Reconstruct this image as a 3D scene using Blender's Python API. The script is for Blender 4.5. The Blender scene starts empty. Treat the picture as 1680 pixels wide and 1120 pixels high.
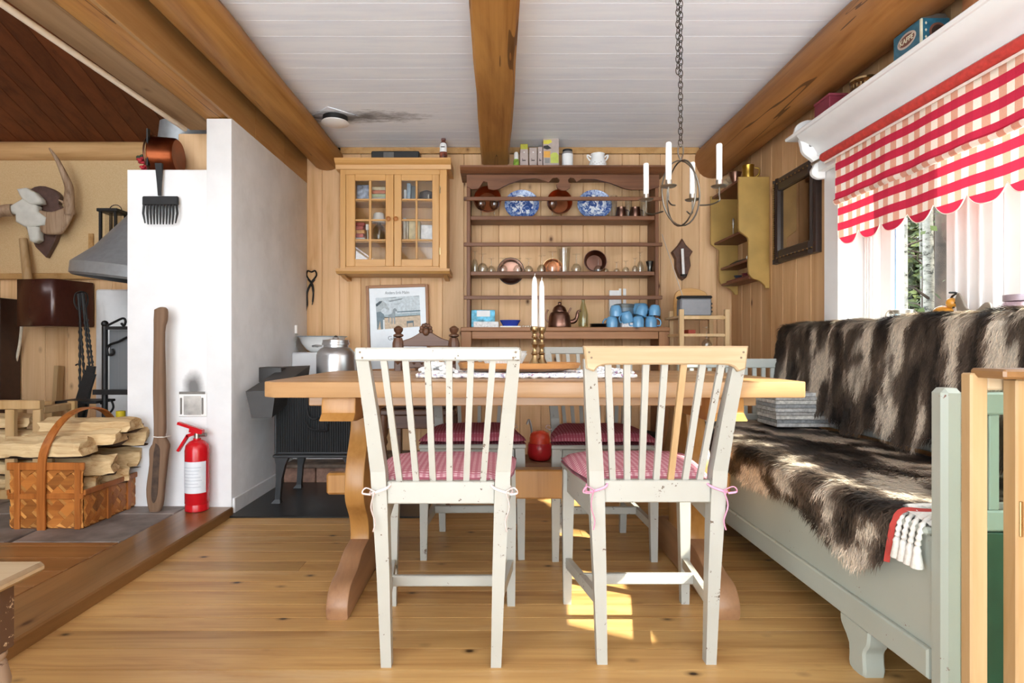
import bpy, bmesh, math, random
from mathutils import Vector, Matrix, noise
R = random.Random(7)
S = bpy.context.scene
COL = S.collection
# ------------------------------------------------------------------ camera
F, CX, CY, H = 960.0, 815.0, 568.0, 0.865          # focal length, principal point (px of the 1680x1120 frame), eye height
def P(px, py, Y): return Vector(((px-CX)*Y/F, Y, H+(CY-py)*Y/F))
def PX(px, Y): return (px-CX)*Y/F
def PZ(py, Y): return H+(CY-py)*Y/F
cam = bpy.data.cameras.new('camera'); camo = bpy.data.objects.new('camera', cam); COL.objects.link(camo)
camo.location = (0, 0, H); camo.rotation_euler = (math.pi/2, 0, 0)
cam.sensor_width = 36; cam.lens = F/1680*36; cam.shift_x = 25/1680; cam.shift_y = 8/1680
cam.clip_start = .02
S.camera = camo
# ------------------------------------------------------------------ light
W = bpy.data.worlds.new('sky'); S.world = W; W.use_nodes = True
bg = W.node_tree.nodes['Background']
bg.inputs[0].default_value = (0.88, 0.95, 1.0, 1); bg.inputs[1].default_value = 4.4
sun = bpy.data.lights.new('sun', 'SUN'); suno = bpy.data.objects.new('sun', sun); COL.objects.link(suno)
sun.energy = 9.0; sun.angle = math.radians(1.2); sun.color = (1, .93, .8)
SE = math.radians(42)
suno.rotation_euler = Vector((-.89*math.cos(SE), .45*math.cos(SE), -math.sin(SE))).to_track_quat('-Z', 'Y').to_euler()
suno.location = (6, -3, 5)
vs = S.view_settings
vs.view_transform = 'Standard'; vs.look = 'None'; vs.gamma = 1; vs.use_curve_mapping = False; vs.exposure = 1.05

# ------------------------------------------------------------------ materials
def C(h, a=1):
    h = h.lstrip('#'); v = [int(h[i:i+2], 16)/255 for i in (0, 2, 4)]
    return tuple([(c/12.92 if c <= .04045 else ((c+.055)/1.055)**2.4) for c in v]+[a])
class N:
    def __init__(s, name):
        s.m = bpy.data.materials.new(name); s.m.use_nodes = True; s.t = s.m.node_tree
        s.b = s.t.nodes['Principled BSDF']; s.o = s.t.nodes['Material Output']
    def n(s, typ, **kw):
        x = s.t.nodes.new(typ)
        for k, v in kw.items():
            if k.startswith('i_'):
                k = k[2:]; k = int(k) if k.isdigit() else k.replace('_', ' ')
                x.inputs[k].default_value = v
            else: setattr(x, k, v)
        return x
    def l(s, a, b): s.t.links.new(a, b)
    def math(s, op, a, b=None, c=None):
        x = s.n('ShaderNodeMath', operation=op)
        for i, v in enumerate((a, b, c)):
            if v is None: continue
            if isinstance(v, (int, float)): x.inputs[i].default_value = v
            else: s.l(v, x.inputs[i])
        return x.outputs[0]
    def ramp(s, fac, stops, interp='LINEAR'):
        x = s.n('ShaderNodeValToRGB'); e = x.color_ramp; e.interpolation = interp
        while len(e.elements) < len(stops): e.elements.new(.5)
        for k, (p, c) in enumerate(stops):
            e.elements[k].position = p; e.elements[k].color = c if len(c) == 4 else tuple(c)+(1,)
        s.l(fac, x.inputs[0]); return x.outputs[0]
    def mix(s, fac, a, b, blend='MIX'):
        x = s.n('ShaderNodeMix', data_type='RGBA', blend_type=blend)
        for i, v in ((0, fac), (6, a), (7, b)):
            if isinstance(v, (int, float)): x.inputs[i].default_value = v
            elif isinstance(v, tuple): x.inputs[i].default_value = v
            else: s.l(v, x.inputs[i])
        return x.outputs[2]
    def coord(s, scale=(1, 1, 1), rnd=True, src='Object'):
        tc = s.n('ShaderNodeTexCoord'); out = tc.outputs[src]
        if rnd:
            oi = s.n('ShaderNodeObjectInfo'); r = s.math('MULTIPLY', oi.outputs['Random'], 41.3)
            va = s.n('ShaderNodeVectorMath', operation='ADD'); s.l(out, va.inputs[0]); s.l(r, va.inputs[1]); out = va.outputs[0]; s.rnd = oi.outputs['Random']
        mp = s.n('ShaderNodeMapping'); mp.inputs['Scale'].default_value = scale; s.l(out, mp.inputs[0]); return mp.outputs[0]
    def noise(s, vec, scale, detail=4, rough=.55, dist=0):
        x = s.n('ShaderNodeTexNoise'); x.inputs['Scale'].default_value = scale; x.inputs['Detail'].default_value = detail
        x.inputs['Roughness'].default_value = rough; x.inputs['Distortion'].default_value = dist
        s.l(vec, x.inputs['Vector']); return x.outputs[0]
    def bump(s, h, strength=.2, dist=.002):
        x = s.n('ShaderNodeBump'); x.inputs['Strength'].default_value = strength; x.inputs['Distance'].default_value = dist
        s.l(h, x.inputs['Height']); s.l(x.outputs[0], s.b.inputs['Normal'])
    def col(s, c):
        if isinstance(c, tuple): s.b.inputs['Base Color'].default_value = c
        else: s.l(c, s.b.inputs['Base Color'])
    def set(s, rough=.5, metal=0, spec=.5):
        s.b.inputs['Roughness'].default_value = rough; s.b.inputs['Metallic'].default_value = metal
        s.b.inputs['Specular IOR Level'].default_value = spec
        return s
MATS = {}
def plain(name, c, rough=.5, metal=0, spec=.5, var=.06, scale=30, bump=0):
    if name in MATS: return MATS[name]
    s = N(name); s.set(rough, metal, spec); c = C(c) if isinstance(c, str) else c
    v = s.coord(); f = s.noise(v, scale, 5)
    d = tuple(x*(1-var*2.2) for x in c[:3])+(1,); l = tuple(min(1, x*(1+var*1.4)) for x in c[:3])+(1,)
    s.col(s.ramp(f, [(.3, d), (.7, l)]))
    if bump: s.bump(f, bump, .003)
    MATS[name] = s.m; return s.m
def wood(name, light, dark, axis='x', rough=.45, knots=.5, sc=1.0, knotcol='#4a2a12', spec=.4, var=.16, bump=.12, wear=None, cracks=0):
    if name in MATS: return MATS[name]
    s = N(name); s.set(rough, 0, spec); ai = 'xyz'.index(axis)
    def sv(k): 
        a = [1., 1., 1.]; a[ai] = k; return tuple(a)
    v = s.coord(sv(.09)); g = s.noise(v, 11*sc, 5, .6, .8)
    v2 = s.coord(sv(.025)); g2 = s.noise(v2, 70*sc, 3, .6)
    gg = s.math('ADD', s.math('MULTIPLY', g, .75), s.math('MULTIPLY', g2, .25))
    L, D = C(light), C(dark)
    Mi = tuple((a*.6+b*.4) for a, b in zip(L, D))
    c = s.ramp(gg, [(.32, D), (.46, Mi), (.6, L)])
    if knots:
        kv = s.coord(sv(.62)); vo = s.n('ShaderNodeTexVoronoi'); vo.inputs['Scale'].default_value = 7.5*sc; s.l(kv, vo.inputs['Vector'])
        sep = s.n('ShaderNodeSeparateColor'); s.l(vo.outputs['Color'], sep.inputs[0])
        gate = s.math('GREATER_THAN', sep.outputs[0], 1-knots*.75)
        core = s.ramp(vo.outputs['Distance'], [(.04, (1, 1, 1, 1)), (.10, (.3, .3, .3, 1)), (.17, (0, 0, 0, 1))])
        k = s.math('MULTIPLY', core, gate)
        c = s.mix(k, c, C(knotcol))
    hv = s.n('ShaderNodeHueSaturation'); s.l(c, hv.inputs['Color'])
    s.l(s.math('ADD', s.math('MULTIPLY', s.rnd, var*2), 1-var), hv.inputs['Value']); c = hv.outputs[0]
    if wear:
        wv = s.coord(sv(.25)); w = s.noise(wv, 3.2, 6, .7); m = s.ramp(w, [(.56, (0, 0, 0, 1)), (.72, (1, 1, 1, 1))])
        c = s.mix(s.math('MULTIPLY', m, .55), c, C(wear))
    if cracks:
        cn = s.noise(s.coord(sv(.05)), 7*sc, 3, .5, .3); cn2 = s.noise(s.coord(sv(.3)), 3, 3)
        ck = s.math('LESS_THAN', s.math('ABSOLUTE', s.math('SUBTRACT', cn, .5)), s.math('MULTIPLY', s.math('SUBTRACT', cn2, .42), .03))
        c = s.mix(s.math('MULTIPLY', ck, cracks), c, C('#3a2210')); gg = s.math('SUBTRACT', gg, s.math('MULTIPLY', ck, .8))
        bl_ = s.noise(s.coord(sv(.3)), 4.5, 4); c = s.mix(s.math('MULTIPLY', s.ramp(bl_, [(.45, (0, 0, 0, 1)), (.7, (1, 1, 1, 1))]), .45), c, D)
    s.col(c); s.bump(gg, bump, .002 if not cracks else .006); MATS[name] = s.m; return s.m
def paint(name, c, chip='#6b4a2c', amt=.70, rough=.42, dirt='#cfc9b8'):
    if name in MATS: return MATS[name]
    s = N(name); s.set(rough)
    v = s.coord(); f = s.noise(v, 16, 8, .75); big = s.noise(v, 3.5, 3)
    fine = s.noise(v, 60, 6, .75); f = s.math('ADD', s.math('MULTIPLY', f, .5), s.math('MULTIPLY', fine, .5))
    chipm = s.ramp(f, [(amt, (0, 0, 0, 1)), (amt+.012, (1, 1, 1, 1))])
    base = s.mix(s.ramp(big, [(.35, (0, 0, 0, 1)), (.75, (.6, .6, .6, 1))]), C(c), C(dirt))
    s.col(s.mix(chipm, base, C(chip))); s.bump(s.math('SUBTRACT', 1, chipm), .3, .0015); MATS[name] = s.m; return s.m
def metal(name, c, rough=.25, var=.12, scale=14, m=1.0):
    if name in MATS: return MATS[name]
    s = N(name); s.set(rough, m); c = C(c); v = s.coord(); f = s.noise(v, scale, 5)
    s.col(s.ramp(f, [(.3, tuple(x*(1-2*var) for x in c[:3])+(1,)), (.7, c)]))
    s.l(s.math('ADD', s.math('MULTIPLY', f, .2), rough-.08), s.b.inputs['Roughness']); MATS[name] = s.m; return s.m
def glass(name, tint=(1, 1, 1, 1), mixf=.12, ior=1.45):
    if name in MATS: return MATS[name]
    s = N(name); s.t.nodes.remove(s.b)
    tr = s.n('ShaderNodeBsdfTransparent'); tr.inputs[0].default_value = tint
    gl = s.n('ShaderNodeBsdfGlossy'); gl.inputs['Roughness'].default_value = .02
    fr = s.n('ShaderNodeLayerWeight'); fr.inputs[0].default_value = .5
    f = s.math('MINIMUM', s.math('ADD', s.math('MULTIPLY', s.math('POWER', fr.outputs['Facing'], 3.2), min(.75, (ior-1)*1.5)), mixf), 1.0)
    mx = s.n('ShaderNodeMixShader'); s.l(f, mx.inputs[0]); s.l(tr.outputs[0], mx.inputs[1]); s.l(gl.outputs[0], mx.inputs[2])
    s.l(mx.outputs[0], s.o.inputs[0]); MATS[name] = s.m; return s.m
def gingham(name, a, b, d, px, pz, ax=(0, 2), trans=0, thin=None, offs=(0, 0)):
    """two-way checked cloth: strong stripes along one axis, pale ones along the other"""
    if name in MATS: return MATS[name]
    s = N(name); s.set(.9, 0, .1)
    tc = s.n('ShaderNodeTexCoord'); sp = s.n('ShaderNodeSeparateXYZ'); s.l(tc.outputs['Object'], sp.inputs[0])
    u = s.math('FRACT', s.math('ADD', s.math('MULTIPLY', sp.outputs[ax[0]], 1/px), offs[0]+20.)); v = s.math('FRACT', s.math('ADD', s.math('MULTIPLY', sp.outputs[ax[1]], 1/pz), offs[1]+20.))
    U = s.math('GREATER_THAN', u, .5); V = s.math('GREATER_THAN', v, .5)
    c = s.mix(U, C(a), C(b)); c = s.mix(V, c, s.mix(U, C(d), tuple(x*.93 for x in C(d)[:3])+(1,)))
    nz = s.noise(s.coord((1, 1, 1), False), 260, 2); c = s.mix(.12, c, s.ramp(nz, [(.3, (.25, .2, .2, 1)), (.7, (1, 1, 1, 1))]), 'MULTIPLY')
    if thin:
        w = s.math('LESS_THAN', s.math('ABSOLUTE', s.math('SUBTRACT', s.math('FRACT', s.math('MULTIPLY', sp.outputs[ax[1]], 2.0/pz)), .5)), .1); c = s.mix(s.math('MULTIPLY', w, .6), c, C(thin))
    s.col(c)
    if trans:
        tl = s.n('ShaderNodeBsdfTranslucent'); s.l(c, tl.inputs[0]); mx = s.n('ShaderNodeMixShader'); mx.inputs[0].default_value = trans
        s.l(s.b.outputs[0], mx.inputs[1]); s.l(tl.outputs[0], mx.inputs[2]); s.l(mx.outputs[0], s.o.inputs[0])
    MATS[name] = s.m; return s.m

# ------------------------------------------------------------------ mesh helpers
WL = {}
class B:
    def __init__(s): s.bm = bmesh.new()
    def box(s, x0, x1, y0, y1, z0, z1, rot=None, bev=0):
        c = Vector(((x0+x1)/2, (y0+y1)/2, (z0+z1)/2)); sz = (abs(x1-x0), abs(y1-y0), abs(z1-z0))
        M = Matrix.Translation(c) @ (rot.to_4x4() if rot else Matrix()) @ Matrix.Diagonal((*sz, 1))
        r = bmesh.ops.create_cube(s.bm, size=1, matrix=M)
        if bev: s._bev(r['verts'], bev)
        return s
    def _bev(s, verts, bev, seg=1):
        vs_ = set(verts); es = [e for e in s.bm.edges if e.verts[0] in vs_ and e.verts[1] in vs_]
        bmesh.ops.bevel(s.bm, geom=es, offset=bev, segments=seg, affect='EDGES', profile=.5)
    def cyl(s, p, q, r, r2=None, n=12, cap=True):
        p, q = Vector(p), Vector(q); d = q-p; L = d.length
        if L < 1e-6: return s
        M = Matrix.Translation((p+q)/2) @ d.to_track_quat('Z', 'Y').to_matrix().to_4x4()
        bmesh.ops.create_cone(s.bm, cap_ends=cap, segments=n, radius1=r, radius2=r if r2 is None else r2, depth=L, matrix=M); return s
    def ball(s, c, r, sc=(1, 1, 1), u=12, v=8, rot=None):
        M = Matrix.Translation(c) @ (rot.to_4x4() if rot else Matrix()) @ Matrix.Diagonal((*[r*k for k in sc], 1))
        bmesh.ops.create_uvsphere(s.bm, u_segments=u, v_segments=v, radius=1, matrix=M); return s
    def lathe(s, prof, c=(0, 0, 0), n=20, M=None, cap=True):
        c = Vector(c); rows = []
        for r, z in prof:
            if r < 1e-5: rows.append([s.bm.verts.new(Vector((0, 0, z)))])
            else: rows.append([s.bm.verts.new(Vector((r*math.cos(2*math.pi*k/n), r*math.sin(2*math.pi*k/n), z))) for k in range(n)])
        for a, b in zip(rows, rows[1:]):
            for k in range(n):
                k2 = (k+1) % n
                if len(a) == 1 and len(b) == 1: continue
                if len(a) == 1: s.bm.faces.new((a[0], b[k2], b[k]))
                elif len(b) == 1: s.bm.faces.new((a[k], a[k2], b[0]))
                else: s.bm.faces.new((a[k], a[k2], b[k2], b[k]))
        if cap:
            if len(rows[0]) > 1: s.bm.faces.new(rows[0][::-1])
            if len(rows[-1]) > 1: s.bm.faces.new(rows[-1])
        T = Matrix.Translation(c) @ (M.to_4x4() if M else Matrix())
        for row in rows:
            for v in row: v.co = T @ v.co
        return s
    def prism(s, poly, axis, a, b, bev=0, seg=1):
        """poly: 2d points in the plane normal to axis: x->(y,z) y->(x,z) z->(x,y)"""
        def mk(p, k):
            return Vector((k, p[0], p[1])) if axis == 'x' else Vector((p[0], k, p[1])) if axis == 'y' else Vector((p[0], p[1], k))
        va = [s.bm.verts.new(mk(p, a)) for p in poly]; vb = [s.bm.verts.new(mk(p, b)) for p in poly]
        n = len(poly); s.bm.faces.new(va); s.bm.faces.new(vb[::-1])
        for k in range(n): s.bm.faces.new((va[k], vb[k], vb[(k+1) % n], va[(k+1) % n]))
        bmesh.ops.recalc_face_normals(s.bm, faces=s.bm.faces)
        if bev:
            es = [e for e in s.bm.edges if (e.verts[0] in va and e.verts[1] in va) or (e.verts[0] in vb and e.verts[1] in vb)]
            bmesh.ops.bevel(s.bm, geom=es, offset=bev, segments=seg, affect='EDGES', profile=.5)
        return s
    def loft(s, pts, secs):
        """rectangular section (wx, wy) swept through pts (mostly vertical)"""
        rows = []
        for p, (wx, wy) in zip(pts, secs):
            p = Vector(p); rows.append([s.bm.verts.new(p+Vector((sx*wx/2, sy*wy/2, 0))) for sx, sy in ((-1, -1), (1, -1), (1, 1), (-1, 1))])
        for a, b in zip(rows, rows[1:]):
            for k in range(4): s.bm.faces.new((a[k], a[(k+1) % 4], b[(k+1) % 4], b[k]))
        s.bm.faces.new(rows[0][::-1]); s.bm.faces.new(rows[-1]); return s
    def bar(s, p, q, w, t, up=(0, 0, 1)):
        """rectangular bar p->q: w across (normal to up), t along up"""
        p, q = Vector(p), Vector(q); d = (q-p).normalized(); up = Vector(up); sd = d.cross(up).normalized(); up = sd.cross(d)
        rows = [[s.bm.verts.new(o+sd*(a*w/2)+up*(b*t/2)) for a, b in ((-1, -1), (1, -1), (1, 1), (-1, 1))] for o in (p, q)]
        a, b = rows
        for k in range(4): s.bm.faces.new((a[k], a[(k+1) % 4], b[(k+1) % 4], b[k]))
        s.bm.faces.new(a[::-1]); s.bm.faces.new(b); return s
    def tube(s, pts, r, n=6, closed=False, flat=None):
        pts = [Vector(p) for p in pts]; m = len(pts); rows = []; prev = None
        for i, p in enumerate(pts):
            if closed: d = pts[(i+1) % m]-pts[i-1]
            else: d = pts[min(i+1, m-1)]-pts[max(i-1, 0)]
            d.normalize()
            if prev is None:
                ref = Vector((0, 0, 1)) if abs(d.z) < .9 else Vector((1, 0, 0)); sd = d.cross(ref).normalized()
            else:
                sd = prev-d*prev.dot(d)
                sd = sd.normalized() if sd.length > 1e-6 else d.orthogonal().normalized()
            up = sd.cross(d); prev = sd; rr = r[i] if isinstance(r, (list, tuple)) else r
            rows.append([s.bm.verts.new(p+sd*rr*math.cos(2*math.pi*k/n)+up*rr*(flat or 1)*math.sin(2*math.pi*k/n)) for k in range(n)])
        pairs = list(zip(rows, rows[1:]))+([(rows[-1], rows[0])] if closed else [])
        for a, b in pairs:
            for k in range(n): s.bm.faces.new((a[k], a[(k+1) % n], b[(k+1) % n], b[k]))
        if not closed: s.bm.faces.new(rows[0][::-1]); s.bm.faces.new(rows[-1])
        return s
    def grid(s, fn, nu, nv, close_u=False):
        rows = [[s.bm.verts.new(Vector(fn(i/(nu-1 if not close_u else nu), j/(nv-1)))) for j in range(nv)] for i in range(nu)]
        for i in range(nu if close_u else nu-1):
            for j in range(nv-1):
                i2 = (i+1) % nu
                s.bm.faces.new((rows[i][j], rows[i2][j], rows[i2][j+1], rows[i][j+1]))
        return s
    def bevel_all(s, w, seg=1, ang=.5):
        es = [e for e in s.bm.edges if len(e.link_faces) == 2 and e.calc_face_angle(0) > ang]
        bmesh.ops.bevel(s.bm, geom=es, offset=w, segments=seg, affect='EDGES', profile=.5, clamp_overlap=True); return s
    def jitter(s, a, sc=8, seed=0):
        for v in s.bm.verts: v.co += noise.noise_vector(v.co*sc+Vector((seed*3.1, seed, 0)))*a
        return s
    def rot(s, M, c=(0, 0, 0)):
        c = Vector(c); bmesh.ops.rotate(s.bm, cent=c, matrix=M.to_3x3(), verts=s.bm.verts); return s
    def mesh(s, name, mat, smooth=None):
        bmesh.ops.recalc_face_normals(s.bm, faces=s.bm.faces)
        me = bpy.data.meshes.new(name); s.bm.to_mesh(me); s.bm.free()
        if mat: me.materials.append(mat)
        if smooth is not None:
            for p in me.polygons: p.use_smooth = True
            me.set_sharp_from_angle(angle=math.radians(smooth))
        return me
    def build(s, name, mat, parent=None, smooth=None, org=None):
        vsx = [v.co for v in s.bm.verts]
        if org is None:
            lo = Vector([min(v[i] for v in vsx) for i in range(3)]); hi = Vector([max(v[i] for v in vsx) for i in range(3)])
            org = Vector(((lo.x+hi.x)/2, (lo.y+hi.y)/2, lo.z))
        org = Vector(org)
        for v in s.bm.verts: v.co -= org
        return link(name, s.mesh(name, mat, smooth), org, parent)
def link(name, me, org, parent=None):
    o = bpy.data.objects.new(name, me); COL.objects.link(o); WL[o.name] = Vector(org)
    if parent: o.parent = parent; o.location = Vector(org)-WL[parent.name]
    else: o.location = org
    return o
def thing(name, label, cat, loc, group=None):
    o = bpy.data.objects.new(name, None); COL.objects.link(o); o.location = loc; WL[o.name] = Vector(loc); o.empty_display_size = .05
    return tag(o, label, cat, group)
def tag(o, label, cat, group=None):
    o['label'] = label; o['category'] = cat
    if group: o['group'] = group
    return o
def struct(o, label=None):
    o['kind'] = 'structure'
    if label: o['label'] = label
    return o
def sempty(name, loc=(0, 0, 0), label=None):
    o = bpy.data.objects.new(name, None); COL.objects.link(o); o.location = loc; WL[o.name] = Vector(loc); o.empty_display_size = .05
    return struct(o, label)
def box(name, x0, x1, y0, y1, z0, z1, mat, parent=None, bev=.003, rot=None):
    return B().box(x0, x1, y0, y1, z0, z1, rot, bev).build(name, mat, parent)
def dup(root, loc, rz=None, label=None, group=None):
    r = root.copy(); COL.objects.link(r); r.location = loc; WL[r.name] = Vector(loc)
    if rz is not None: r.rotation_euler = (0, 0, rz)
    if label: r['label'] = label
    if group: r['group'] = group
    for ch in list(root.children):
        c = ch.copy(); COL.objects.link(c); c.parent = r
        for g in list(ch.children):
            d = g.copy(); COL.objects.link(d); d.parent = c
    return r
def text(name, body, size, org, mat, parent=None, face='-y', align='CENTER', bold=0, sx=1.0):
    cu = bpy.data.curves.new(name, 'FONT'); cu.body = body; cu.size = size; cu.align_x = align; cu.align_y = 'CENTER'; cu.extrude = .0004; cu.offset = bold
    t = bpy.data.objects.new(name, cu); COL.objects.link(t); dg = bpy.context.evaluated_depsgraph_get()
    me = bpy.data.meshes.new_from_object(t.evaluated_get(dg)); bpy.data.objects.remove(t); bpy.data.curves.remove(cu)
    M = {'-y': Matrix.Rotation(math.pi/2, 4, 'X'), '-x': Matrix.Rotation(-math.pi/2, 4, 'Z') @ Matrix.Rotation(math.pi/2, 4, 'X')}[face]
    me.transform(M @ Matrix.Diagonal((sx, 1, 1, 1))); me.materials.clear(); me.materials.append(mat)
    return link(name, me, org, parent)
def circ(cx, cy, r, n=24, ry=None, a0=0, a1=2*math.pi):
    return [(cx+r*math.cos(a0+(a1-a0)*k/n), cy+(ry or r)*math.sin(a0+(a1-a0)*k/n)) for k in range(n)]
def arc(c, r, a0, a1, n, plane='xz', oth=0):
    out = []
    for k in range(n+1):
        a = a0+(a1-a0)*k/n; u, v = c[0]+r*math.cos(a), c[1]+r*math.sin(a)
        out.append(Vector((u, oth, v)) if plane == 'xz' else Vector((oth, u, v)) if plane == 'yz' else Vector((u, v, oth)))
    return out
def smooth_path(pts, n=6):
    pts = [Vector(p) for p in pts]; out = []
    for i in range(len(pts)-1):
        p0 = pts[max(i-1, 0)]; p1 = pts[i]; p2 = pts[i+1]; p3 = pts[min(i+2, len(pts)-1)]
        for k in range(n):
            t = k/n; out.append(.5*((2*p1)+(p2-p0)*t+(2*p0-5*p1+4*p2-p3)*t*t+(3*p1-p0-3*p2+p3)*t**3))
    out.append(pts[-1]); return out
def curve2(pts, n=5):
    return [(p.x, p.y) for p in smooth_path([(a, b, 0) for a, b in pts], n)]

# colours of the place
M_FLOOR = wood('floor_pine', '#c29a62', '#966a3a', 'x', .36, .9, 1.25, '#2c180c', .35, .17, .2, wear='#cbb08a')
M_FLOOR2 = wood('hearth_floor_pine', '#90643a', '#6b4522', 'x', .3, .4, 1, '#3a1a0a', .5, .1)
M_STEP = wood('step_pine', '#85603a', '#5f4022', 'y', .28, .45, 1, '#3a1a0a', .5, .08)
M_WALL = wood('wall_pine', '#dcb58a', '#c39767', 'z', .55, .5, 1, '#5f3a1c', .3, .09)
M_WALLR = wood('wall_pine_right', '#d0a87c', '#b58856', 'z', .55, .5, .9, '#5f3a1c', .3, .08)
M_LOG = wood('beam_log', '#bd8b4c', '#84511f', 'y', .5, .5, .8, '#4b2a10', .35, .08, .4, cracks=.7)
M_LOGD = wood('beam_log_dark', '#a8733f', '#7a4a20', 'y', .5, .5, .8, '#40200c', .35, .08, .4, cracks=.8)
M_LOGX = wood('wall_log', '#c9a070', '#a27742', 'x', .55, .3, .8, '#4b2a10', .3, .08, .3)
M_ROOF = wood('roof_plank', '#6d3b1f', '#4b2410', 'y', .5, .2, 1, '#2c1208', .3, .22)
M_SOFF = wood('soffit_pine', '#bd9562', '#a07543', 'y', .5, .45, .9, '#5a3414', .3, .06)
M_GREYB = wood('grey_board', '#ad8f6c', '#8f7150', 'y', .55, .3, .9, '#5a3c22', .3, .05)
M_DARKW = wood('hutch_wood', '#7d5236', '#56341f', 'x', .45, .3, 1, '#2c160a', .35, .07)
M_DARKWZ = wood('hutch_wood_upright', '#7d5236', '#56341f', 'z', .45, .3, 1, '#2c160a', .35, .07)
M_HLOW = wood('hutch_base_wood', '#a87850', '#85583a', 'x', .45, .4, 1, '#3c2010', .35, .05)
M_CUP = wood('cupboard_pine', '#cf9f62', '#b98648', 'z', .4, .35, 1, '#5c3010', .4, .05)
M_CUPX = wood('cupboard_pine_rail', '#cf9f62', '#b98648', 'x', .4, .3, 1, '#5c3010', .4, .05)
M_TAB = wood('table_pine', '#b38d63', '#996f47', 'x', .34, .35, .8, '#6b3c18', .45, .06)
M_TABE = wood('table_trestle_pine', '#ac7c43', '#91622d', 'z', .35, .4, .9, '#5a3010', .45, .05)
M_TABY = wood('table_trestle_pine_foot', '#9c7453', '#7b573f', 'y', .4, .3, .9, '#4a2814', .4, .05)
M_PALE = wood('pale_pine', '#b7a284', '#a28866', 'x', .5, .25, 1, '#8a5c30', .35, .05)
M_PALEZ = wood('pale_pine_upright', '#b0926b', '#98764a', 'z', .5, .3, 1, '#7a4c24', .35, .05)
M_FIRE = wood('split_wood', '#d8bf94', '#9a7040', 'x', .85, .35, 2.2, '#4a2c14', .1, .16, .9)
M_BARK = plain('bark', '#6b5340', .9, var=.3, scale=25, bump=.6)
M_WHITEP = plain('white_paint', '#e9e8e6', .4, var=.02, scale=6)
M_CEIL = None
def ceilmat():
    s = N('ceiling_white'); s.set(.6, 0, .3)
    v = s.coord((.12, 1, 1)); f = s.noise(v, 18, 4); c = s.ramp(f, [(.25, C('#e9eef8')), (.6, C('#f5f9ff'))])
    tc = s.n('ShaderNodeTexCoord'); g = s.n('ShaderNodeNewGeometry'); mp = s.n('ShaderNodeMapping')
    mp.inputs['Location'].default_value = (.93*1.4, -3.64*6.5, 0); mp.inputs['Scale'].default_value = (1.4, 6.5, 0)
    s.l(g.outputs['Position'], mp.inputs[0])
    ln = s.n('ShaderNodeVectorMath', operation='LENGTH'); s.l(mp.outputs[0], ln.inputs[0])
    nz = s.noise(s.coord((.35, 1, 1)), 22, 5, .7)
    st = s.math('SUBTRACT', s.math('SUBTRACT', 1.0, ln.outputs['Value']), s.math('MULTIPLY', s.math('SUBTRACT', nz, .35), 1.6))
    m = s.ramp(st, [(.0, (0, 0, 0, 1)), (.6, (1, 1, 1, 1))])
    s.col(s.mix(s.math('MULTIPLY', m, .85), c, C('#4a4644'))); return s.m
M_CEIL = ceilmat()
def plaster():
    s = N('white_plaster'); s.set(.85, 0, .2); v = s.coord((1, 1, 1), False); f = s.noise(v, 6, 6, .6); f2 = s.noise(v, 2.2, 6, .7)
    c = s.ramp(f, [(.3, C('#dadadb')), (.7, C('#e4e4e5'))])
    g = s.n('ShaderNodeNewGeometry'); sp = s.n('ShaderNodeSeparateXYZ'); s.l(g.outputs['Position'], sp.inputs[0])
    # grime by the stove side and soot above the hatch (real stains)
    my = s.math('MULTIPLY', s.math('GREATER_THAN', sp.outputs[1], 3.02), s.ramp(f2, [(.48, (0, 0, 0, 1)), (.7, (.8, .8, .8, 1))]))
    c = s.mix(s.math('MULTIPLY', my, .25), c, C('#8f8b86'))
    mp = s.n('ShaderNodeMapping'); hx, hz = PX(317, 3.0), PZ(634, 3.0)
    mp.inputs['Location'].default_value = (-hx*15, 0, -hz*9); mp.inputs['Scale'].default_value = (15, 0, 9); s.l(g.outputs['Position'], mp.inputs[0])
    ln = s.n('ShaderNodeVectorMath', operation='LENGTH'); s.l(mp.outputs[0], ln.inputs[0])
    so = s.ramp(s.math('SUBTRACT', s.math('SUBTRACT', 1.0, ln.outputs['Value']), s.math('MULTIPLY', s.math('SUBTRACT', f, .4), .9)), [(0, (0, 0, 0, 1)), (.7, (1, 1, 1, 1))])
    so = s.math('MULTIPLY', so, s.math('LESS_THAN', sp.outputs[1], 3.02))
    s.col(s.mix(s.math('MULTIPLY', so, .8), c, C('#3b3835'))); s.bump(f, .15, .006); return s.m
M_PLAS = plaster()
M_CHAIR = paint('chair_white', '#a6a59d', '#4e3a28', .59, .4, '#98958a')
M_SETTLE = paint('settle_grey_green', '#a5aaa0', '#6f3f2b', .618, .38, '#999d91')
M_SETTLE2 = paint('settle_grey', '#b3b7b1', '#8a5238', .8, .38, '#a9ada6')
M_IRON = plain('black_iron', '#1f1f20', .5, .3, .5, .15)
M_IRONB = metal('wrought_wire', '#7d766c', .4, .15)
M_STEEL = metal('tin_steel', '#b9b6ae', .32, .1)
M_ALU = metal('aluminium', '#c8c9ca', .33, .08)
M_COPPER = metal('copper', '#b5704c', .28, .2, 10)
M_COPD = metal('dark_copper', '#8d6a5c', .3, .2, 10)
M_BRASS = metal('brass', '#b59a70', .27, .15)
M_GLASS = glass('drinking_glass', (.94, .95, .94, 1), .07, 1.55)
M_PANE = glass('window_glass', (.97, .99, .98, 1), .0, 1.18)
M_CAND = plain('candle_wax', '#f1eeea', .45, 0, .4, .02)
M_BLACK = plain('black', '#151515', .5, var=.1)
M_WHITE = plain('white_enamel', '#eeeeec', .18, 0, .5, .01)
M_PAPER = plain('white_paper', '#e9e9e8', .6, var=.02)
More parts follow.
